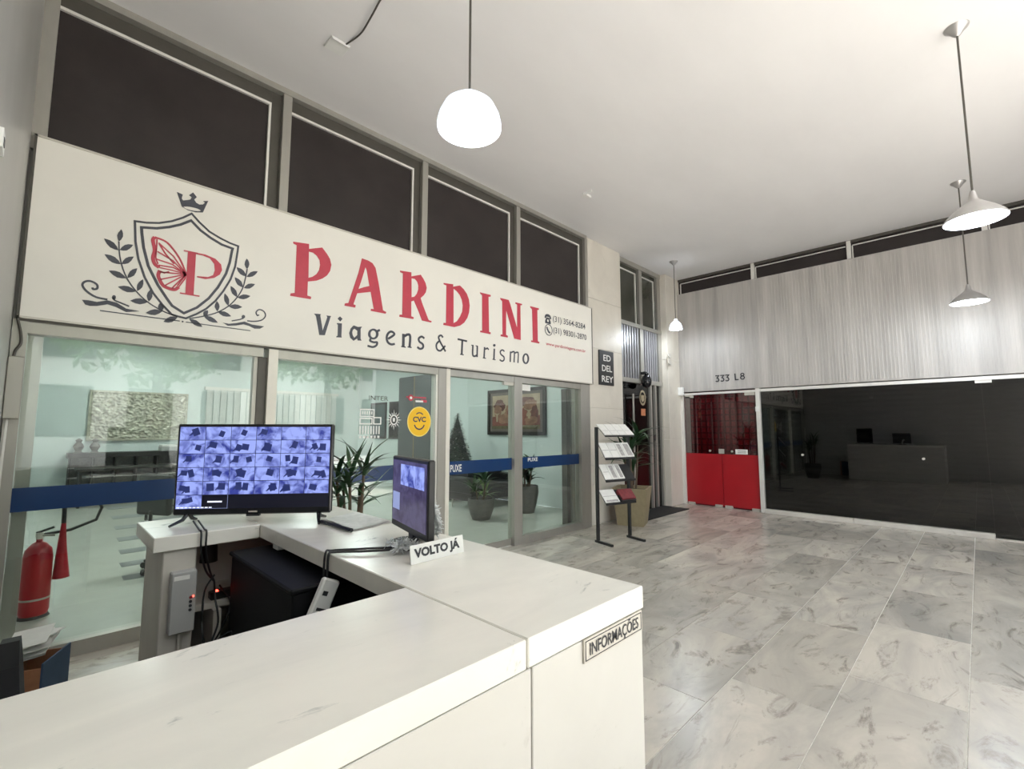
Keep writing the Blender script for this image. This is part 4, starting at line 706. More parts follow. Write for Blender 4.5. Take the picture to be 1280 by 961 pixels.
# ================================================================ PENDANT LAMPS
def pendant(x, y, zr, label, r=.185, hgt=.20, energy=60, style='cone', shade='lamp_metal', lz=-.04):
    t = thing('pendant_lamp', label, 'lamp', (x, y, zr), group='pendant lamps of the gallery')
    if style == 'dome': prof = [(.022, hgt + .035), (.03, hgt), (r * .50, hgt * .90), (r * .80, hgt * .66), (r * .95, hgt * .36), (r, .03), (r, 0)]
    else: prof = [(.014, hgt + .03), (.022, hgt), (r * .16, hgt * .80), (r * .40, hgt * .60), (r * .66, hgt * .40), (r * .87, hgt * .20), (r * .98, hgt * .06), (r, 0)]
    lining = 'lamp_white' if shade == 'lamp_metal' else shade
    inner = [(a - .004, b - .002) for a, b in prof[1:]][::-1]
    obj('shade', B().lathe(prof, (x, y, zr), 40), shade, t, smooth=True)
    obj('shade_lining', B().lathe(inner, (x, y, zr), 40), lining, t, smooth=True)
    s_ = r / .185
    obj('bulb', B().lathe([(.0, .0), (.03 * s_, .008), (.05 * s_, .035 * s_), (.052 * s_, .07 * s_), (.03 * s_, .105 * s_), (.018, .13 * s_), (.018, .16 * s_)], (x, y, zr + .005), 20), 'bulb', t, smooth=True)
    obj('cord', B().tube([(x, y, zr + hgt + .02), (x, y, ZC - .04)], .007, 6), 'dark_frame', t)
    obj('canopy', B().lathe([(.008, -.075), (.02, -.07), (.05, -.03), (.075, -.008), (.078, 0)], (x, y, ZC - .001), 20), 'lamp_metal', t, smooth=True)
    ld = bpy.data.lights.new('lamp_light', 'POINT'); ld.energy = energy; ld.color = (.84, .92, 1.0); ld.shadow_soft_size = .06
    lo = bpy.data.objects.new('lamp_light', ld); C.objects.link(lo); lo.parent = t; lo.location = (0, 0, lz)
    return t
pendant(1.60, 1.93, 3.19, 'bright domed pendant lamp hanging in front of the sign', r=.18, hgt=.19, energy=26, style='dome', shade='lamp_acrylic', lz=.03)
pendant(4.914, -.085, 3.085, 'wide pendant lamp nearest at the right, hanging before the ribbed fascia', energy=40)
pendant(8.15, -.02, 3.09, 'smaller looking pendant lamp at the right, hanging below and behind the near wide one', energy=48)
pendant(8.275, 3.90, 3.36, 'small pendant lamp in the far corner by the building entrance', r=.115, hgt=.16, energy=62, style='dome', shade='lamp_acrylic', lz=.02)
# ceiling plates and cable
t = thing('ceiling_plate', 'white ceiling cover plate with a cable, above the sign', 'cover plate', (1.53, 3.56, ZC - .02)); obj('plate', bx(1.45, 1.61, 3.49, 3.64, ZC - .014, ZC - .0005, bev=.003), 'white_paint', t)
obj('lip', bx(1.46, 1.60, 3.485, 3.492, ZC - .03, ZC - .012), 'white_paint', t)
t = thing('ceiling_bracket', 'small white bracket on the ceiling near the pillar', 'bracket', (5.02, 3.56, ZC - .03)); obj('strip', bx(4.95, 5.09, 3.54, 3.57, ZC - .03, ZC - .0005), 'white_paint', t); obj('arm', bx(4.95, 4.97, 3.44, 3.54, ZC - .03, ZC - .0005), 'white_paint', t)
cable('dark cable looping along the ceiling from the cover plate', [(1.57, 3.49, ZC - .012), (1.60, 3.30, ZC - .02), (1.58, 3.10, ZC - .03), (1.56, 2.86, ZC - .012), (1.58, 2.6, ZC - .01)], .007, mat='dark_frame')
# junction box and wiring at the left
t = thing('junction_box', 'grey junction box at the left end of the shop window', 'box', (-.13, 4.32, 1.56))
obj('cover', bx(-.168, -.092, 4.28, 4.354, 1.565, 1.96, bev=.005), 'aluminium', t)
cable('grey cable running from the sign down to the junction box', [(-.145, 4.33, 2.21), (-.125, 4.335, 2.12), (-.12, 4.335, 2.05), (-.14, 4.33, 2.0), (-.145, 4.33, 1.955)], .009, mat='dark_frame')
cable('pale conduit below the junction box down the wall corner', [(-.15, 4.33, 1.57), (-.155, 4.335, 1.2), (-.155, 4.335, .5), (-.155, 4.335, .05)], .012, mat='bead')
t = thing('wall_switch', 'small wall socket on the grey side wall', 'socket', (XL + .01, 2.42, 2.5)); obj('plate', bx(XL + .0005, XL + .012, 2.37, 2.46, 2.49, 2.56), 'white_paint', t); obj('hole', bx(XL + .012, XL + .014, 2.40, 2.43, 2.51, 2.54), 'black', t)

# ================================================================ STICKERS ON THE GLASS
GF = wally(4.4085)
t = thing('round_sticker', 'round yellow sticker reading CVC on the shop glass', 'sticker', (2.98, 4.409, 1.5))
cx, cz = 2.975, 1.585
obj('disc', B().prism(ring(cx, cz, .155, 32, .167), GF, .002), 'yellow_rim', t); GF2 = wally(4.407); obj('face', B().prism(ring(cx, cz, .145, 32, .156), GF2, .001), 'yellow', t)
GF3 = wally(4.4062)
obj('lettering', B().text('CVC', GF3, cx - .085, cz - .005, .17, .06, 0, bold=.03), 'navy', t)
b = B(); b.stroke([(cx + .068 * math.cos(a), cz - .01 + .075 * math.sin(a)) for a in [R(200 + k * 14) for k in range(11)]], .015, GF3, .0008); b.stroke([(cx + .062 * math.cos(a), cz + .03 + .068 * math.sin(a)) for a in [R(45 + k * 11) for k in range(9)]], .012, GF3, .0008)
obj('smile_mark', b, 'navy', t)
t = thing('sun_sticker', 'white sunburst sticker on the shop glass left of the yellow one', 'sticker', (2.68, 4.409, 1.5)); cx, cz = 2.655, 1.60
b = B().prism(ring(cx, cz, .045, 20, .055), GF, .001, hole=ring(cx, cz, .033, 20, .042))
for k in range(16):
    a = 2 * math.pi * k / 16; r1 = .095 if k % 2 == 0 else .075; d = .11
    b.prism([(cx + .052 * math.cos(a - d), cz + .06 * math.sin(a - d)), (cx + r1 * math.cos(a), cz + r1 * 1.15 * math.sin(a)), (cx + .052 * math.cos(a + d), cz + .06 * math.sin(a + d))], GF, .001)
b.box(cx - .012, cx + .012, 4.4085, 4.4095, cz - .02, cz + .02); obj('sunburst', b, 'white_paint', t)
t = thing('block_sticker', 'white block lettering sticker on the glass over the small pictures', 'sticker', (2.36, 4.409, 1.45)); b = B(); rr = random.Random(4)
b.stroke([(2.27, 1.70), (2.42, 1.70), (2.42, 1.63), (2.27, 1.63), (2.27, 1.70)], .012, GF, .001); b.stroke([(2.27, 1.61), (2.40, 1.61), (2.40, 1.555), (2.27, 1.555), (2.27, 1.61)], .012, GF, .001)
b.stroke([(2.42, 1.62), (2.50, 1.62), (2.50, 1.555), (2.42, 1.555), (2.42, 1.62)], .012, GF, .001)
for k in range(8): b.box(2.265 + k * .03, 2.28 + k * .03, 4.4085, 4.4095, 1.45, 1.535)
for k in range(6): b.box(2.265 + k * .04, 2.29 + k * .04, 4.4085, 4.4095, 1.41, 1.435)
for k in range(5): b.box(2.29 + k * .025, 2.303 + k * .025, 4.4085, 4.4095, 1.65, 1.685)
obj('lettering', b, 'white_paint', t)
t = thing('word_sticker', 'small pale lettering reading INTER high on the shop glass', 'sticker', (2.44, 4.409, 1.8)); obj('lettering', B().text('INTER', GF, 2.36, 1.80, .22, .045, 0), 'dark_frame', t)
t = thing('red_sticker', 'small red and white sticker on the glass above the yellow one', 'sticker', (2.92, 4.409, 1.8)); b = B().prism(ring(2.86, 1.845, .035, 12), GF, .001); b.box(2.80, 3.06, 4.4085, 4.4095, 1.845, 1.86); b.box(2.99, 3.07, 4.4085, 4.4095, 1.80, 1.83); obj('red_mark', b, 'sign_red', t)
b = B().box(2.92, 3.02, 4.407, 4.408, 1.80, 1.82); b.prism(ring(2.86, 1.845, .016, 8), GF2, .001); obj('white_mark', b, 'white_paint', t)

# ================================================================ BROCHURE RACK
RA = math.atan2(-.15, .55)
rk = thing('brochure_rack', 'black metal brochure stand with four tilted shelves by the pillar', 'rack', (5.62, 3.62, 0), RA)
for sx in (-.285, .285):
    obj('post', bx(sx - .018, sx + .018, -.018, .018, .02, 1.53), 'black', rk, local=True); obj('foot', bx(sx - .016, sx + .016, -.28, .05, 0, .03), 'black', rk, local=True)
obj('top_bar', bx(-.285, .285, -.006, .006, 1.515, 1.53), 'black', rk, local=True)
SH = [(1.395, .12), (1.09, .20), (.80, .20), (.50, .16)]
RM = Matrix.Translation((5.62, 3.62, 0)) @ Matrix.Rotation(RA, 4, 'Z')
def on_shelf(zs, hh, u0, u1, lift, th, s0=0.02, s1=.98):
    # slab lying on the tilted shelf; s along the slope from front edge
    b = B(); f = lambda s_, l: (-.15 + .15 * s_ - l * .6, zs + .012 + hh * s_ + l * .8)
    v = []
    for l in (lift, lift + th):
        for s_ in (s0, s1):
            for u in (u0, u1): y, z = f(s_, l); v.append((u, y, z))
    return b.add(v, [(0, 1, 3, 2), (4, 6, 7, 5), (0, 4, 5, 1), (2, 3, 7, 6), (0, 2, 6, 4), (1, 5, 7, 3)])
for i, (zs_, hh) in enumerate(SH):
    sh_ = obj('shelf', on_shelf(zs_, hh, -.267, .267, 0, .004, 0, 1), 'black', rk, local=True)
    obj('shelf_lip', bx(-.267, .267, -.158, -.152, zs_, zs_ + .03), 'black', sh_, local=True) if i > 1 else obj('shelf_lip', bx(-.267, .267, -.156, -.152, zs_ + .002, zs_ + .012), 'black', sh_, local=True)
sets = [[(-.265, -.135), (-.13, 0), (.005, .13), (.135, .265)], [(-.265, -.135), (-.13, .0), (.005, .12), (.125, .265)], [(-.265, -.15), (-.145, -.03), (-.025, .08)], [(-.265, -.02)]]
wordsh = ['top', 'second', 'third', 'lowest']
for i, st_ in enumerate(sets):
    for k, (a, b_) in enumerate(st_):
        b = on_shelf(SH[i][0], SH[i][1], a, b_, .005, .012, .08, 1.0 if i else 1.25); b.v = [tuple(RM @ Vector(q)) for q in b.v]
        pos = ['leftmost', 'second', 'third', 'rightmost'][k] if len(st_) > 2 else 'only'
        if len(st_) == 3 and k == 2: pos = 'last'
        t = thing('brochure_stack', '%s white brochure pile on the %s shelf of the stand' % (pos, wordsh[i]), 'brochures', (RM @ Vector(((a + b_) / 2, -.1, SH[i][0]))), group='brochures on the stand')
        obj('leaflets', b, 'paper', t)
        pr = on_shelf(SH[i][0], SH[i][1], a + .01, b_ - .01, .0175, .0004, .50, .53)
        if (i == 1 and k in (2, 3)) or (i == 2 and k in (1, 2)): pr = on_shelf(SH[i][0], SH[i][1], a + .03, b_ - .02, .0175, .0004, .14, .9)
        if i == 3: pr.add(*(lambda q: (q.v, q.f))(on_shelf(SH[i][0], SH[i][1], a + .03, b_ - .02, .0175, .0004, .12, .25)))
        pr.v = [tuple(RM @ Vector(q)) for q in pr.v]; obj('print', pr, 'paper_grey', t)
b = on_shelf(.50, .16, .01, .255, .005, .05, .1, .8); b.v = [tuple(RM @ Vector(q)) for q in b.v]
t = thing('red_booklets', 'pile of dark red booklets on the lowest shelf of the stand', 'booklets', RM @ Vector((.13, -.1, .5))); obj('booklets', b, 'pink_pack', t)
b = on_shelf(.50, .16, .0, .262, .004, .03, .02, .5); b.v = [tuple(RM @ Vector(q)) for q in b.v]; obj('tray', b, 'black', t)

# ================================================================ PLANTS
def leaf(base, az, el, ln, wd, droop, nseg=6):
    b = B(); p = Vector(base); d_az = Vector((math.cos(az), math.sin(az), 0)); side = Vector((-math.sin(az), math.cos(az), 0)); v = []
    for i in range(nseg + 1):
        t = i / nseg; wv = wd * (.35 + .65 * math.sin(math.pi * min(1, t * 1.15 + .1))) * (1 - t ** 3) / 2 + .001
        e = el - droop * t; tang = d_az * math.cos(e) + Vector((0, 0, 1)) * math.sin(e); upn = side.cross(tang)
        v += [p - side * wv + upn * -wv * .3, p, p + side * wv + upn * -wv * .3]; p = p + tang * (ln / nseg)
    return b.add(v, [q for i in range(nseg) for q in ((i * 3, i * 3 + 1, i * 3 + 4, i * 3 + 3), (i * 3 + 1, i * 3 + 2, i * 3 + 5, i * 3 + 4))])
def square_pot(t, x, y, top, bot, h, mat, rz=0):
    b = B(); c = Matrix.Rotation(rz, 3, 'Z')
    def rg(r, z): return [tuple(c @ Vector((a * r, b_ * r, 0)) + Vector((x, y, z))) for a, b_ in ((-1, -1), (1, -1), (1, 1), (-1, 1))]
    v = rg(bot, 0) + rg(top, h) + rg(top - .03, h) + rg(top - .05, h - .06)
    b.add(v, [(3, 2, 1, 0)] + [(k * 4 + j, k * 4 + (j + 1) % 4, k * 4 + 4 + (j + 1) % 4, k * 4 + 4 + j) for k in range(3) for j in range(4)])
    obj('pot', b, mat, t); b = B(); b.add(rg(top - .045, h - .05), [(0, 1, 2, 3)]); obj('soil', b, 'soil', t)
def plant(name, label, x, y, h0, nleaf, ln, wd, seed, mats, canes=3, group=None, el=(.5, 1.3), droop=(.6, 1.5), pot=None, spread=.06, cane_h=(.4, 1.0), lim=None):
    t = thing(name, label, 'plant', (x, y, 0), group=group); r2 = random.Random(seed)
    if pot == 'square': square_pot(t, x, y, .27, .20, h0, 'pot_beige', R(20))
    else:
        obj('pot', B().lathe([(.0, 0), (.15, 0), (.19, h0 * .3), (.23, h0 * .75), (.22, h0), (.19, h0), (.18, h0 - .06)], (x, y, 0), 24), pot or 'pot_grey', t, smooth=True); obj('soil', B().lathe([(.0, 0), (.185, 0)], (x, y, h0 - .05), 20), 'soil', t)
    tops = []
    for c in range(canes):
        a = 2 * math.pi * c / canes + .4; bx0 = Vector((x + spread * math.cos(a), y + spread * math.sin(a), h0 - .05)); hh = cane_h[0] + (cane_h[1] - cane_h[0]) * (c + .5) / canes
        tp = bx0 + Vector((math.cos(a) * .05, math.sin(a) * .05, hh)); obj('cane', B().tube([bx0, bx0.lerp(tp, .5) + Vector((.01, 0, 0)), tp], [.016, .014, .011], 8), 'bark', t, smooth=True); tops.append(tp)
    for k in range(nleaf):
        tp = tops[k % len(tops)]; dz = r2.uniform(-.12, .03); l_ = ln * r2.uniform(.7, 1.1); az = k * 2.4 + r2.uniform(-.4, .4)
        for tr in range(12):      # keep leaves clear of walls and glass
            ex, ey = tp.x + l_ * math.cos(az), tp.y + l_ * math.sin(az)
            if lim is None or (lim[0] < ex < lim[1] and lim[2] < ey < lim[3]): break
            az += .55
        obj('leaf', leaf(tp + Vector((0, 0, dz)), az, r2.uniform(*el), l_, wd * r2.uniform(.8, 1.15), r2.uniform(*droop)), mats[k % len(mats)], t, smooth=True)
    return t
plant('potted_palm', 'potted palm in a tapered beige square planter by the entrance', 6.78, 4.02, .58, 74, .55, .065, 11, ['leaf_dark', 'leaf', 'leaf_dark'], canes=4, pot='square', el=(.3, 1.35), droop=(.5, 1.6), cane_h=(.3, .9), lim=(6.0, 7.8, 3.0, 4.38))
plant('potted_dracaena', 'tall potted dracaena behind the television by the shop glass', 1.85, 3.72, .45, 64, .46, .04, 21, ['leaf', 'leaf_dark', 'leaf_dark'], canes=5, el=(-.1, 1.15), droop=(.2, 1.2), cane_h=(.50, .85), lim=(1.3, 9, 3.0, 4.33))
plant('indoor_plant', 'bushy green plant in a grey pot inside the shop, nearer the door', 5.35, 6.05, .34, 40, .40, .06, 31, ['leaf_light', 'leaf', 'leaf_dark'], canes=3, cane_h=(.1, .4), pot='pot_grey', lim=(4.6, 6.4, 5, 7))
plant('indoor_plant', 'dark leafy plant in a large grey pot under the landscape painting', 6.35, 5.95, .48, 40, .45, .09, 32, ['leaf_dark', 'leaf'], canes=4, cane_h=(.1, .45), pot='pot_grey', lim=(5.5, 7.08, 4.8, 6.9))
plant('lobby_plant', 'dark plant inside the lobby behind the entrance glass', 8.15, 5.05, .35, 34, .55, .06, 33, ['leaf_dark', 'leaf'], canes=3, cane_h=(.3, .8), lim=(7.25, 8.8, 4.6, 5.68))
# christmas tree
t = thing('christmas_tree', 'green christmas tree behind the shop door', 'christmas tree', (6.47, 8.12, 0)); r2 = random.Random(8); b = B(); orn = B()
for k in range(5200):
    z = .25 + 1.62 * (1 - math.sqrt(r2.random())); rad = .47 * (1.9 - z) / 1.65 * r2.uniform(.72, 1.05); a = r2.uniform(0, 6.283)
    p = Vector((6.47 + rad * math.cos(a), 8.12 + rad * math.sin(a), z)); d = Vector((math.cos(a) + r2.gauss(0, .35), math.sin(a) + r2.gauss(0, .35), r2.uniform(-.5, .3))).normalized(); s_ = d.cross(Vector((0, 0, 1))).normalized() * .017; l = r2.uniform(.06, .10)
    b.add([p - s_, p + s_, p + d * l], [(0, 1, 2)])
    if k % 40 == 0: q = p + d * .04; orn.lathe([(0, -.014), (.014, 0), (0, .014)], q, 6)
obj('trunk', B().tube([(6.47, 8.12, .02), (6.47, 8.12, 1.85)], [.03, .008], 8), 'bark', t); o = obj('needles', b, 'leaf_dark', t); o['kind'] = 'stuff'; o = obj('ornaments', orn, 'paper', t); o['kind'] = 'stuff'
obj('inner_branches', B().lathe([(0, .3), (.40, .32), (.0, 1.82)], (6.47, 8.12, 0), 18), 'leaf_dark', t)
obj('stand', B().lathe([(0, .0), (.2, 0), (.18, .06), (.03, .09), (0, .09)], (6.47, 8.12, 0), 20), 'pot_grey', t)
# entrance mat and lantern
single('door_mat', bx(7.15, 8.75, 3.98, 4.50, .0005, .012), 'rubber', 'black rubber mat before the building entrance', 'mat')
t = thing('dome_camera', 'round black globe hanging from the entrance transom', 'globe', (8.12, 4.40, 2.28)); b = B().lathe([(0, -.13)] + [(.095 * math.sin(a), -.13 * math.cos(a)) for a in [R(18 * k) for k in range(1, 10)]] + [(.04, .13), (.04, .16)], (8.0, 4.38, 2.40), 20); obj('globe', b, 'black_gloss', t, smooth=True); obj('bracket', bx(7.95, 8.05, 4.38, 4.47, 2.53, 2.58), 'black', t)
t = thing('wall_bracket', 'small metal bracket with wires on the corner pillar', 'bracket', (8.86, 4.3, 2.9)); obj('arm', B().tube([(8.9, 4.36, 2.98), (8.74, 4.30, 2.98), (8.68, 4.24, 2.9)], .014, 6), 'metal_plate', t); obj('arm', B().tube([(8.9, 4.36, 2.84), (8.72, 4.28, 2.82)], .012, 6), 'metal_plate', t); obj('base', bx(8.86, 8.96, 4.335, 4.36, 2.8, 3.02), 'metal_plate', t)
t = thing('wall_sensor', 'small white box at the corner of the ribbed fascia', 'sensor', (9.32, 4.32, 2.2)); obj('case', bx(9.25, 9.33, 4.27, 4.36, 2.19, 2.36, bev=.004), 'white_paint', t)

# ================================================================ INSIDE THE SHOP
# embossed panel
t = thing('relief_panel', 'wide silver embossed relief panel on the shop back wall', 'wall art', (1.6, SY, 1.25)); n1, n2 = 130, 80; x0, x1, z0, z1 = .74, 2.56, 1.245, 2.37; v = []
for j in range(n2 + 1):
    for i in range(n1 + 1):
        x, z = x0 + (x1 - x0) * i / n1, z0 + (z1 - z0) * j / n2; edge = min(i, n1 - i, j, n2 - j)
        h_ = .03 * abs(noise.noise(Vector((x * 7, z * 7, 0)))) + .035 * noise.noise(Vector((x * 17, z * 20, 3))) if edge > 3 else .02
        v.append((x, SY - .025 - h_, z))
obj('relief', B().add(v, [(j * (n1 + 1) + i, j * (n1 + 1) + i + 1, (j + 1) * (n1 + 1) + i + 1, (j + 1) * (n1 + 1) + i) for j in range(n2) for i in range(n1)]), 'silver', t)
obj('backing', bx(x0, x1, SY - .024, SY - .001, z0, z1), 'silver', t)
# pigeonhole sideboard
t = thing('sideboard', 'dark pigeonhole sideboard below the relief panel', 'sideboard', (1.5, 13.6, 0)); a, b_ = .48, 2.35
obj('top', bx(a - .03, b_ + .03, 13.38, 13.88, .90, 1.0), 'wood_dark', t); obj('back', bx(a, b_, 13.84, 13.87, .03, .90), 'paper_grey', t); obj('base', bx(a, b_, 13.42, 13.86, 0, .08), 'wood_dark', t)
for k in range(6): obj('divider', bx(a + (b_ - a - .03) * k / 5, a + (b_ - a - .03) * k / 5 + .03, 13.42, 13.84, .08, .90), 'wood_dark', t)
for k in range(1, 4): obj('shelf', bx(a, b_, 13.41, 13.83, .08 + .20 * k, .095 + .20 * k), 'paper_grey', t)
for k in range(2):
    x = .62 + k * .26; t = thing('figurine', ['left dark figurine on the sideboard', 'right dark figurine on the sideboard'][k], 'figurine', (x, 13.6, 1.0)); obj('figure', B().lathe([(0, 0), (.08, 0), (.05, .04), (.09, .13), (.06, .2), (.04, .22), (.06, .27), (0, .31)], (x, 13.6, 1.0), 12), 'pot_grey', t, smooth=True)
t = thing('printer', 'white printer on the right end of the sideboard', 'printer', (2.2, 13.6, 1.0)); obj('case', bx(2.02, 2.42, 13.42, 13.8, 1.0, 1.10, bev=.01), 'grey_plastic', t); obj('scanner_lid', bx(2.03, 2.41, 13.43, 13.79, 1.10, 1.14, bev=.008), 'paper', t)
# desk and chairs
t = thing('office_desk', 'dark desk inside the shop behind the blue stripe', 'desk', (1.6, 10.6, 0)); obj('top', bx(.55, 2.7, 12.2, 12.9, .70, .74), 'wood_dark', t)
for x in (.60, 2.62): obj('panel_leg', bx(x, x + .04, 12.25, 12.85, 0, .70), 'wood_dark', t)
swivel_chair('office_chair', 'grey office chair inside the shop beside the television', 2.05, 10.6, R(200), 'grey_plastic')
swivel_chair('office_chair', 'black office chair inside the shop behind the counter pier', 1.12, 6.35, R(120))
# fire extinguisher
t = thing('fire_extinguisher', 'red fire extinguisher standing inside the left shop window', 'extinguisher', (.06, 5.5, 0)); x, y = .065, 5.5
obj('cylinder', B().lathe([(0, .02), (.085, .02), (.092, .05), (.092, .46), (.08, .53), (.045, .575), (.02, .59), (.02, .61)], (x, y, 0), 28), 'red_paint', t, smooth=True)
obj('valve', B().lathe([(.022, .61), (.026, .63), (.026, .66), (0, .665)], (x, y, 0), 12), 'metal_plate', t); obj('handle', B().tube([(x - .02, y, .66), (x + .08, y - .04, .70)], .010, 6), 'black', t); obj('handle', B().tube([(x - .02, y, .64), (x + .09, y - .04, .635)], .010, 6), 'metal_plate', t)
obj('hose', B().tube([(x, y, .64), (x + .18, y - .02, .66), (x + .34, y, .72), (x + .37, y, .82), (x + .33, y, .92)], .012, 8), 'black', t, smooth=True)
obj('base_ring', B().lathe([(.088, .02), (.1, .0), (.095, .0), (.08, .02)], (x, y, 0), 24), 'black', t)
obj('band', B().lathe([(.093, .14), (.095, .14), (.095, .155), (.093, .155)], (x, y, 0), 24), 'metal_plate', t)
obj('horn', B().tube([(x + .135, y - .02, .72), (x + .135, y - .02, .56), (x + .145, y - .02, .28)], [.016, .028, .055], 14), 'red_paint', t, smooth=True); obj('horn_grip', B().tube([(x + .135, y - .02, .72), (x + .13, y - .02, .90)], .016, 8), 'black', t)
# landscape painting
t = thing('landscape_painting', 'framed painting of red trees and cattle on the shop side wall', 'painting', (SX, 6.93, 1.38)); ya, yb, za, zb_ = 6.08, 7.78, 1.38, 2.36; PX = lambda d: wallx(SX - d)
fr = B(); wf = .07
for q in ((ya, yb, za, za + wf), (ya, yb, zb_ - wf, zb_)): fr.box(SX - .05, SX - .002, *q)
for q in ((ya, ya + wf), (yb - wf, yb)): fr.box(SX - .05, SX - .002, q[0], q[1], za + wf, zb_ - wf)
obj('frame', fr, 'frame_black', t); obj('mat_board', bx(SX - .03, SX - .004, ya + wf, yb - wf, za + wf, zb_ - wf), 'mat_board', t)
ia, ib, ja, jb = ya + .15, yb - .15, za + .13, zb_ - .13; obj('sky', bx(SX - .034, SX - .03, ia, ib, ja, jb), 'art_sky', t)
obj('field', B().prism([(-ib, ja), (-ia, ja), (-ia, ja + .28), (-ia - .5, ja + .24), (-ia - .9, ja + .30), (-ib, ja + .26)], PX(.0365), .002), 'art_red', t)
r2 = random.Random(12)
for k, (yy, zz, ra, rb_, mt_) in enumerate(((7.40, 2.00, .19, .15, 'art_brown'), (7.46, 1.88, .13, .16, 'art_tan'), (7.05, 1.88, .20, .15, 'art_tan'), (6.95, 1.80, .24, .15, 'art_red'), (6.56, 2.07, .24, .12, 'art_brown'), (6.48, 1.98, .20, .14, 'art_tan'), (6.36, 1.80, .12, .2, 'art_brown'), (6.74, 1.80, .18, .15, 'art_red'), (7.25, 1.72, .22, .12, 'art_tan'), (6.45, 1.68, .20, .10, 'art_tan'))):
    obj('tree_shape', B().prism([(max(-ib, min(-ia, -yy + ra * math.cos(q) * r2.uniform(.72, 1.12))), zz + rb_ * math.sin(q) * r2.uniform(.72, 1.12)) for q in [2 * math.pi * i / 22 for i in range(22)]], PX(.038 + k * .0006), .0005), mt_, t)
for yy, zz in ((7.47, 1.80), (6.52, 1.86)): obj('cattle_shape', B().prism([(-yy - .03, zz - .14), (-yy + .03, zz - .14), (-yy + .025, zz), (-yy + .09, zz + .06), (-yy + .03, zz + .04), (-yy - .03, zz + .04), (-yy - .09, zz + .06), (-yy - .025, zz)], PX(.0455), .001), 'art_sky', t)
obj('grass', B().prism([(-ib, ja), (-ia, ja), (-ia, ja + .08), (-ib, ja + .06)], PX(.0455), .001), 'art_olive', t)
# two small pictures and wardrobe on the side wall
for k, (y0_, y1_, mt_, lb_) in enumerate(((12.18, 13.06, 'art_green', 'left one of two small dark framed pictures on the far side wall'), (11.22, 12.0, 'art_photo', 'right one of two small dark framed pictures next to the wardrobe'))):
    t = thing('framed_picture', lb_, 'picture', (SX, (y0_ + y1_) / 2, 1.23)); obj('frame', bx(SX - .04, SX - .002, y0_, y1_, 1.23, 2.285), 'frame_black', t); obj('image', bx(SX - .043, SX - .04, y0_ + .06, y1_ - .06, 1.29, 2.225), mt_, t)
t = thing('wardrobe', 'tall dark two door wardrobe against the shop side wall', 'wardrobe', (SX - .1, 10.5, 0))
obj('body', bx(SX - .20, SX - .002, 9.70, 11.20, 0, 2.90), 'wardrobe', t)
for q in ((9.71, 10.43), (10.47, 11.19)): obj('door', bx(SX - .225, SX - .20, q[0], q[1], .05, 2.88), 'wardrobe', t)
obj('centre_strip', bx(SX - .222, SX - .199, 10.432, 10.468, .05, 2.88), 'gold_edge', t)
# sofa
t = thing('sofa', 'black sofa seen through the glass shop door', 'sofa', (6.35, 7.3, 0))
obj('base', bx(5.72, 7.05, 6.74, 7.44, .16, .34, bev=.02), 'black', t); obj('seat_cushion', bx(5.80, 6.98, 6.75, 7.30, .34, .46, bev=.04), 'black', t); obj('backrest', bx(5.72, 7.05, 7.30, 7.45, .34, .74, bev=.04), 'black', t)
for q in ((5.68, 5.82), (6.95, 7.06)): obj('armrest', bx(q[0], q[1], 6.74, 7.44, .30, .60, bev=.03), 'black', t)
for x in (5.78, 6.98):
    for y in (6.82, 7.38): obj('leg', B().tube([(x, y, 0), (x, y, .17)], .014, 8), 'metal_plate', t)
# reception table far inside
t = thing('side_table', 'small dark table at the back of the shop', 'table', (5.2, 11.5, 0)); obj('top', bx(4.7, 5.9, 11.2, 11.8, .72, .76), 'wood_dark', t)
for x in (4.75, 5.85):
    for y in (11.25, 11.75): obj('leg', B().tube([(x, y, 0), (x, y, .72)], .02, 8), 'black', t)
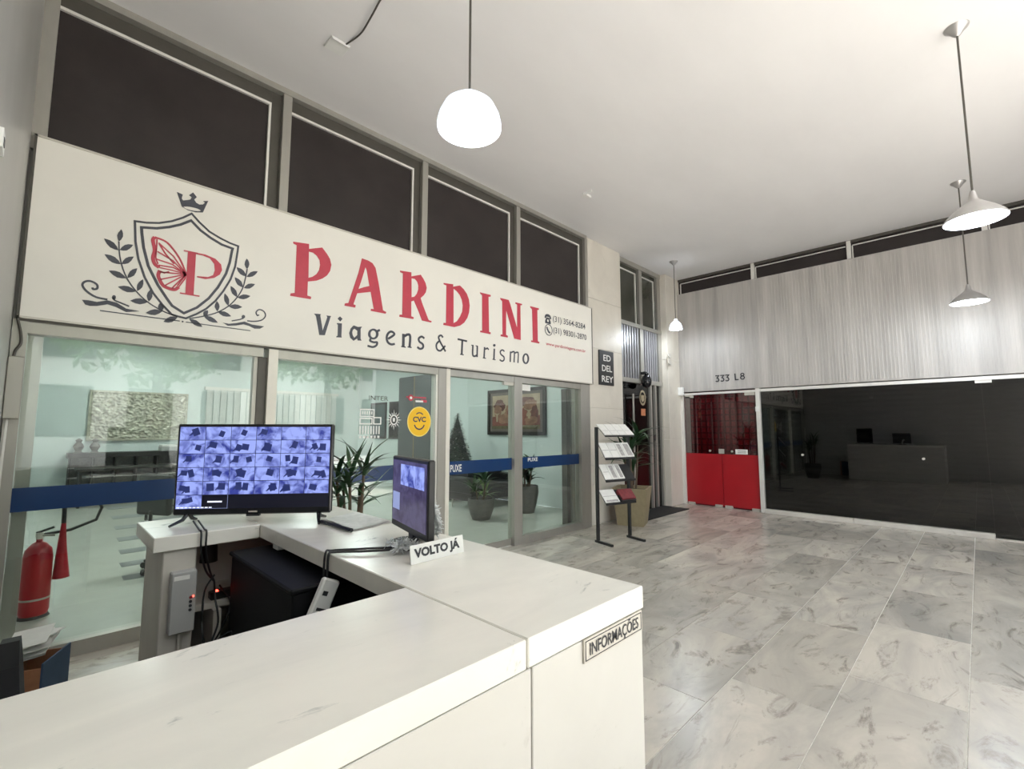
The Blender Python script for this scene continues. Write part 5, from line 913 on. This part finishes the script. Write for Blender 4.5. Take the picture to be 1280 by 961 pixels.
# back room screen partitions (vertical blind)
t = thing('vertical_blind', 'pale vertical blind on the shop back wall beside the relief panel', 'blind', (4.2, SY, 0))
for k in range(22): obj('blind_slat', bx(2.95 + k * .155, 3.09 + k * .155, SY - .03, SY - .022, .1, 2.5), 'white_paint' if k % 2 else 'paper', t)
obj('head_rail', bx(2.9, 6.4, SY - .05, SY - .005, 2.5, 2.58), 'bead', t)

# ================================================================ STREET OUTSIDE (seen in the glass)
def street_tree(x, y, h, r, seed, label):
    t = thing('street_tree', label, 'tree', (x, y, -.02), group='street trees outside'); r2 = random.Random(seed); b = B()
    obj('trunk', B().tube([(x, y, -.02), (x + .1, y, h * .35), (x, y + .1, h * .7)], [.2, .15, .06], 10), 'bark', t, smooth=True)
    for k in range(2600):
        d = Vector((r2.gauss(0, 1), r2.gauss(0, 1), r2.gauss(0, 1))).normalized() * (r2.random() ** .4); n_ = noise.noise(Vector((d.x * 2, d.y * 2, d.z * 2 + seed)))
        if n_ < -.12: continue
        p = Vector((x + d.x * r, y + d.y * r, h * .75 + d.z * r * .8)); a = Vector((r2.gauss(0, 1), r2.gauss(0, 1), r2.gauss(0, 1))).normalized(); c = a.orthogonal().normalized(); s_ = r2.uniform(.10, .2)
        b.add([p - a * s_, p - c * s_ * .5, p + a * s_, p + c * s_ * .5], [(0, 1, 2, 3)])
    o = obj('crown', b, 'leaf_light', t); o['kind'] = 'stuff'
street_tree(2.2, -7.5, 6.2, 2.5, 1, 'left street tree outside mirrored in the shop glass')
street_tree(7.5, -8.5, 6.8, 2.7, 2, 'middle street tree outside mirrored in the shop glass')
street_tree(14.5, -8.0, 6.5, 2.6, 3, 'right street tree outside mirrored in the shop glass')
t = thing('street_building', 'pale building across the street mirrored in the shop glass', 'building', (6, -19, 0)); obj('wall', bx(-4, 20, -20.5, -19, -.02, 8.5), 'facade', t)
for i in range(8):
    for j in range(2):
        w_ = obj('window', bx(-3 + i * 2.9, -1.3 + i * 2.9, -19.0, -18.93, 1.2 + j * 3.4, 3.4 + j * 3.4), 'dark_pane', t)
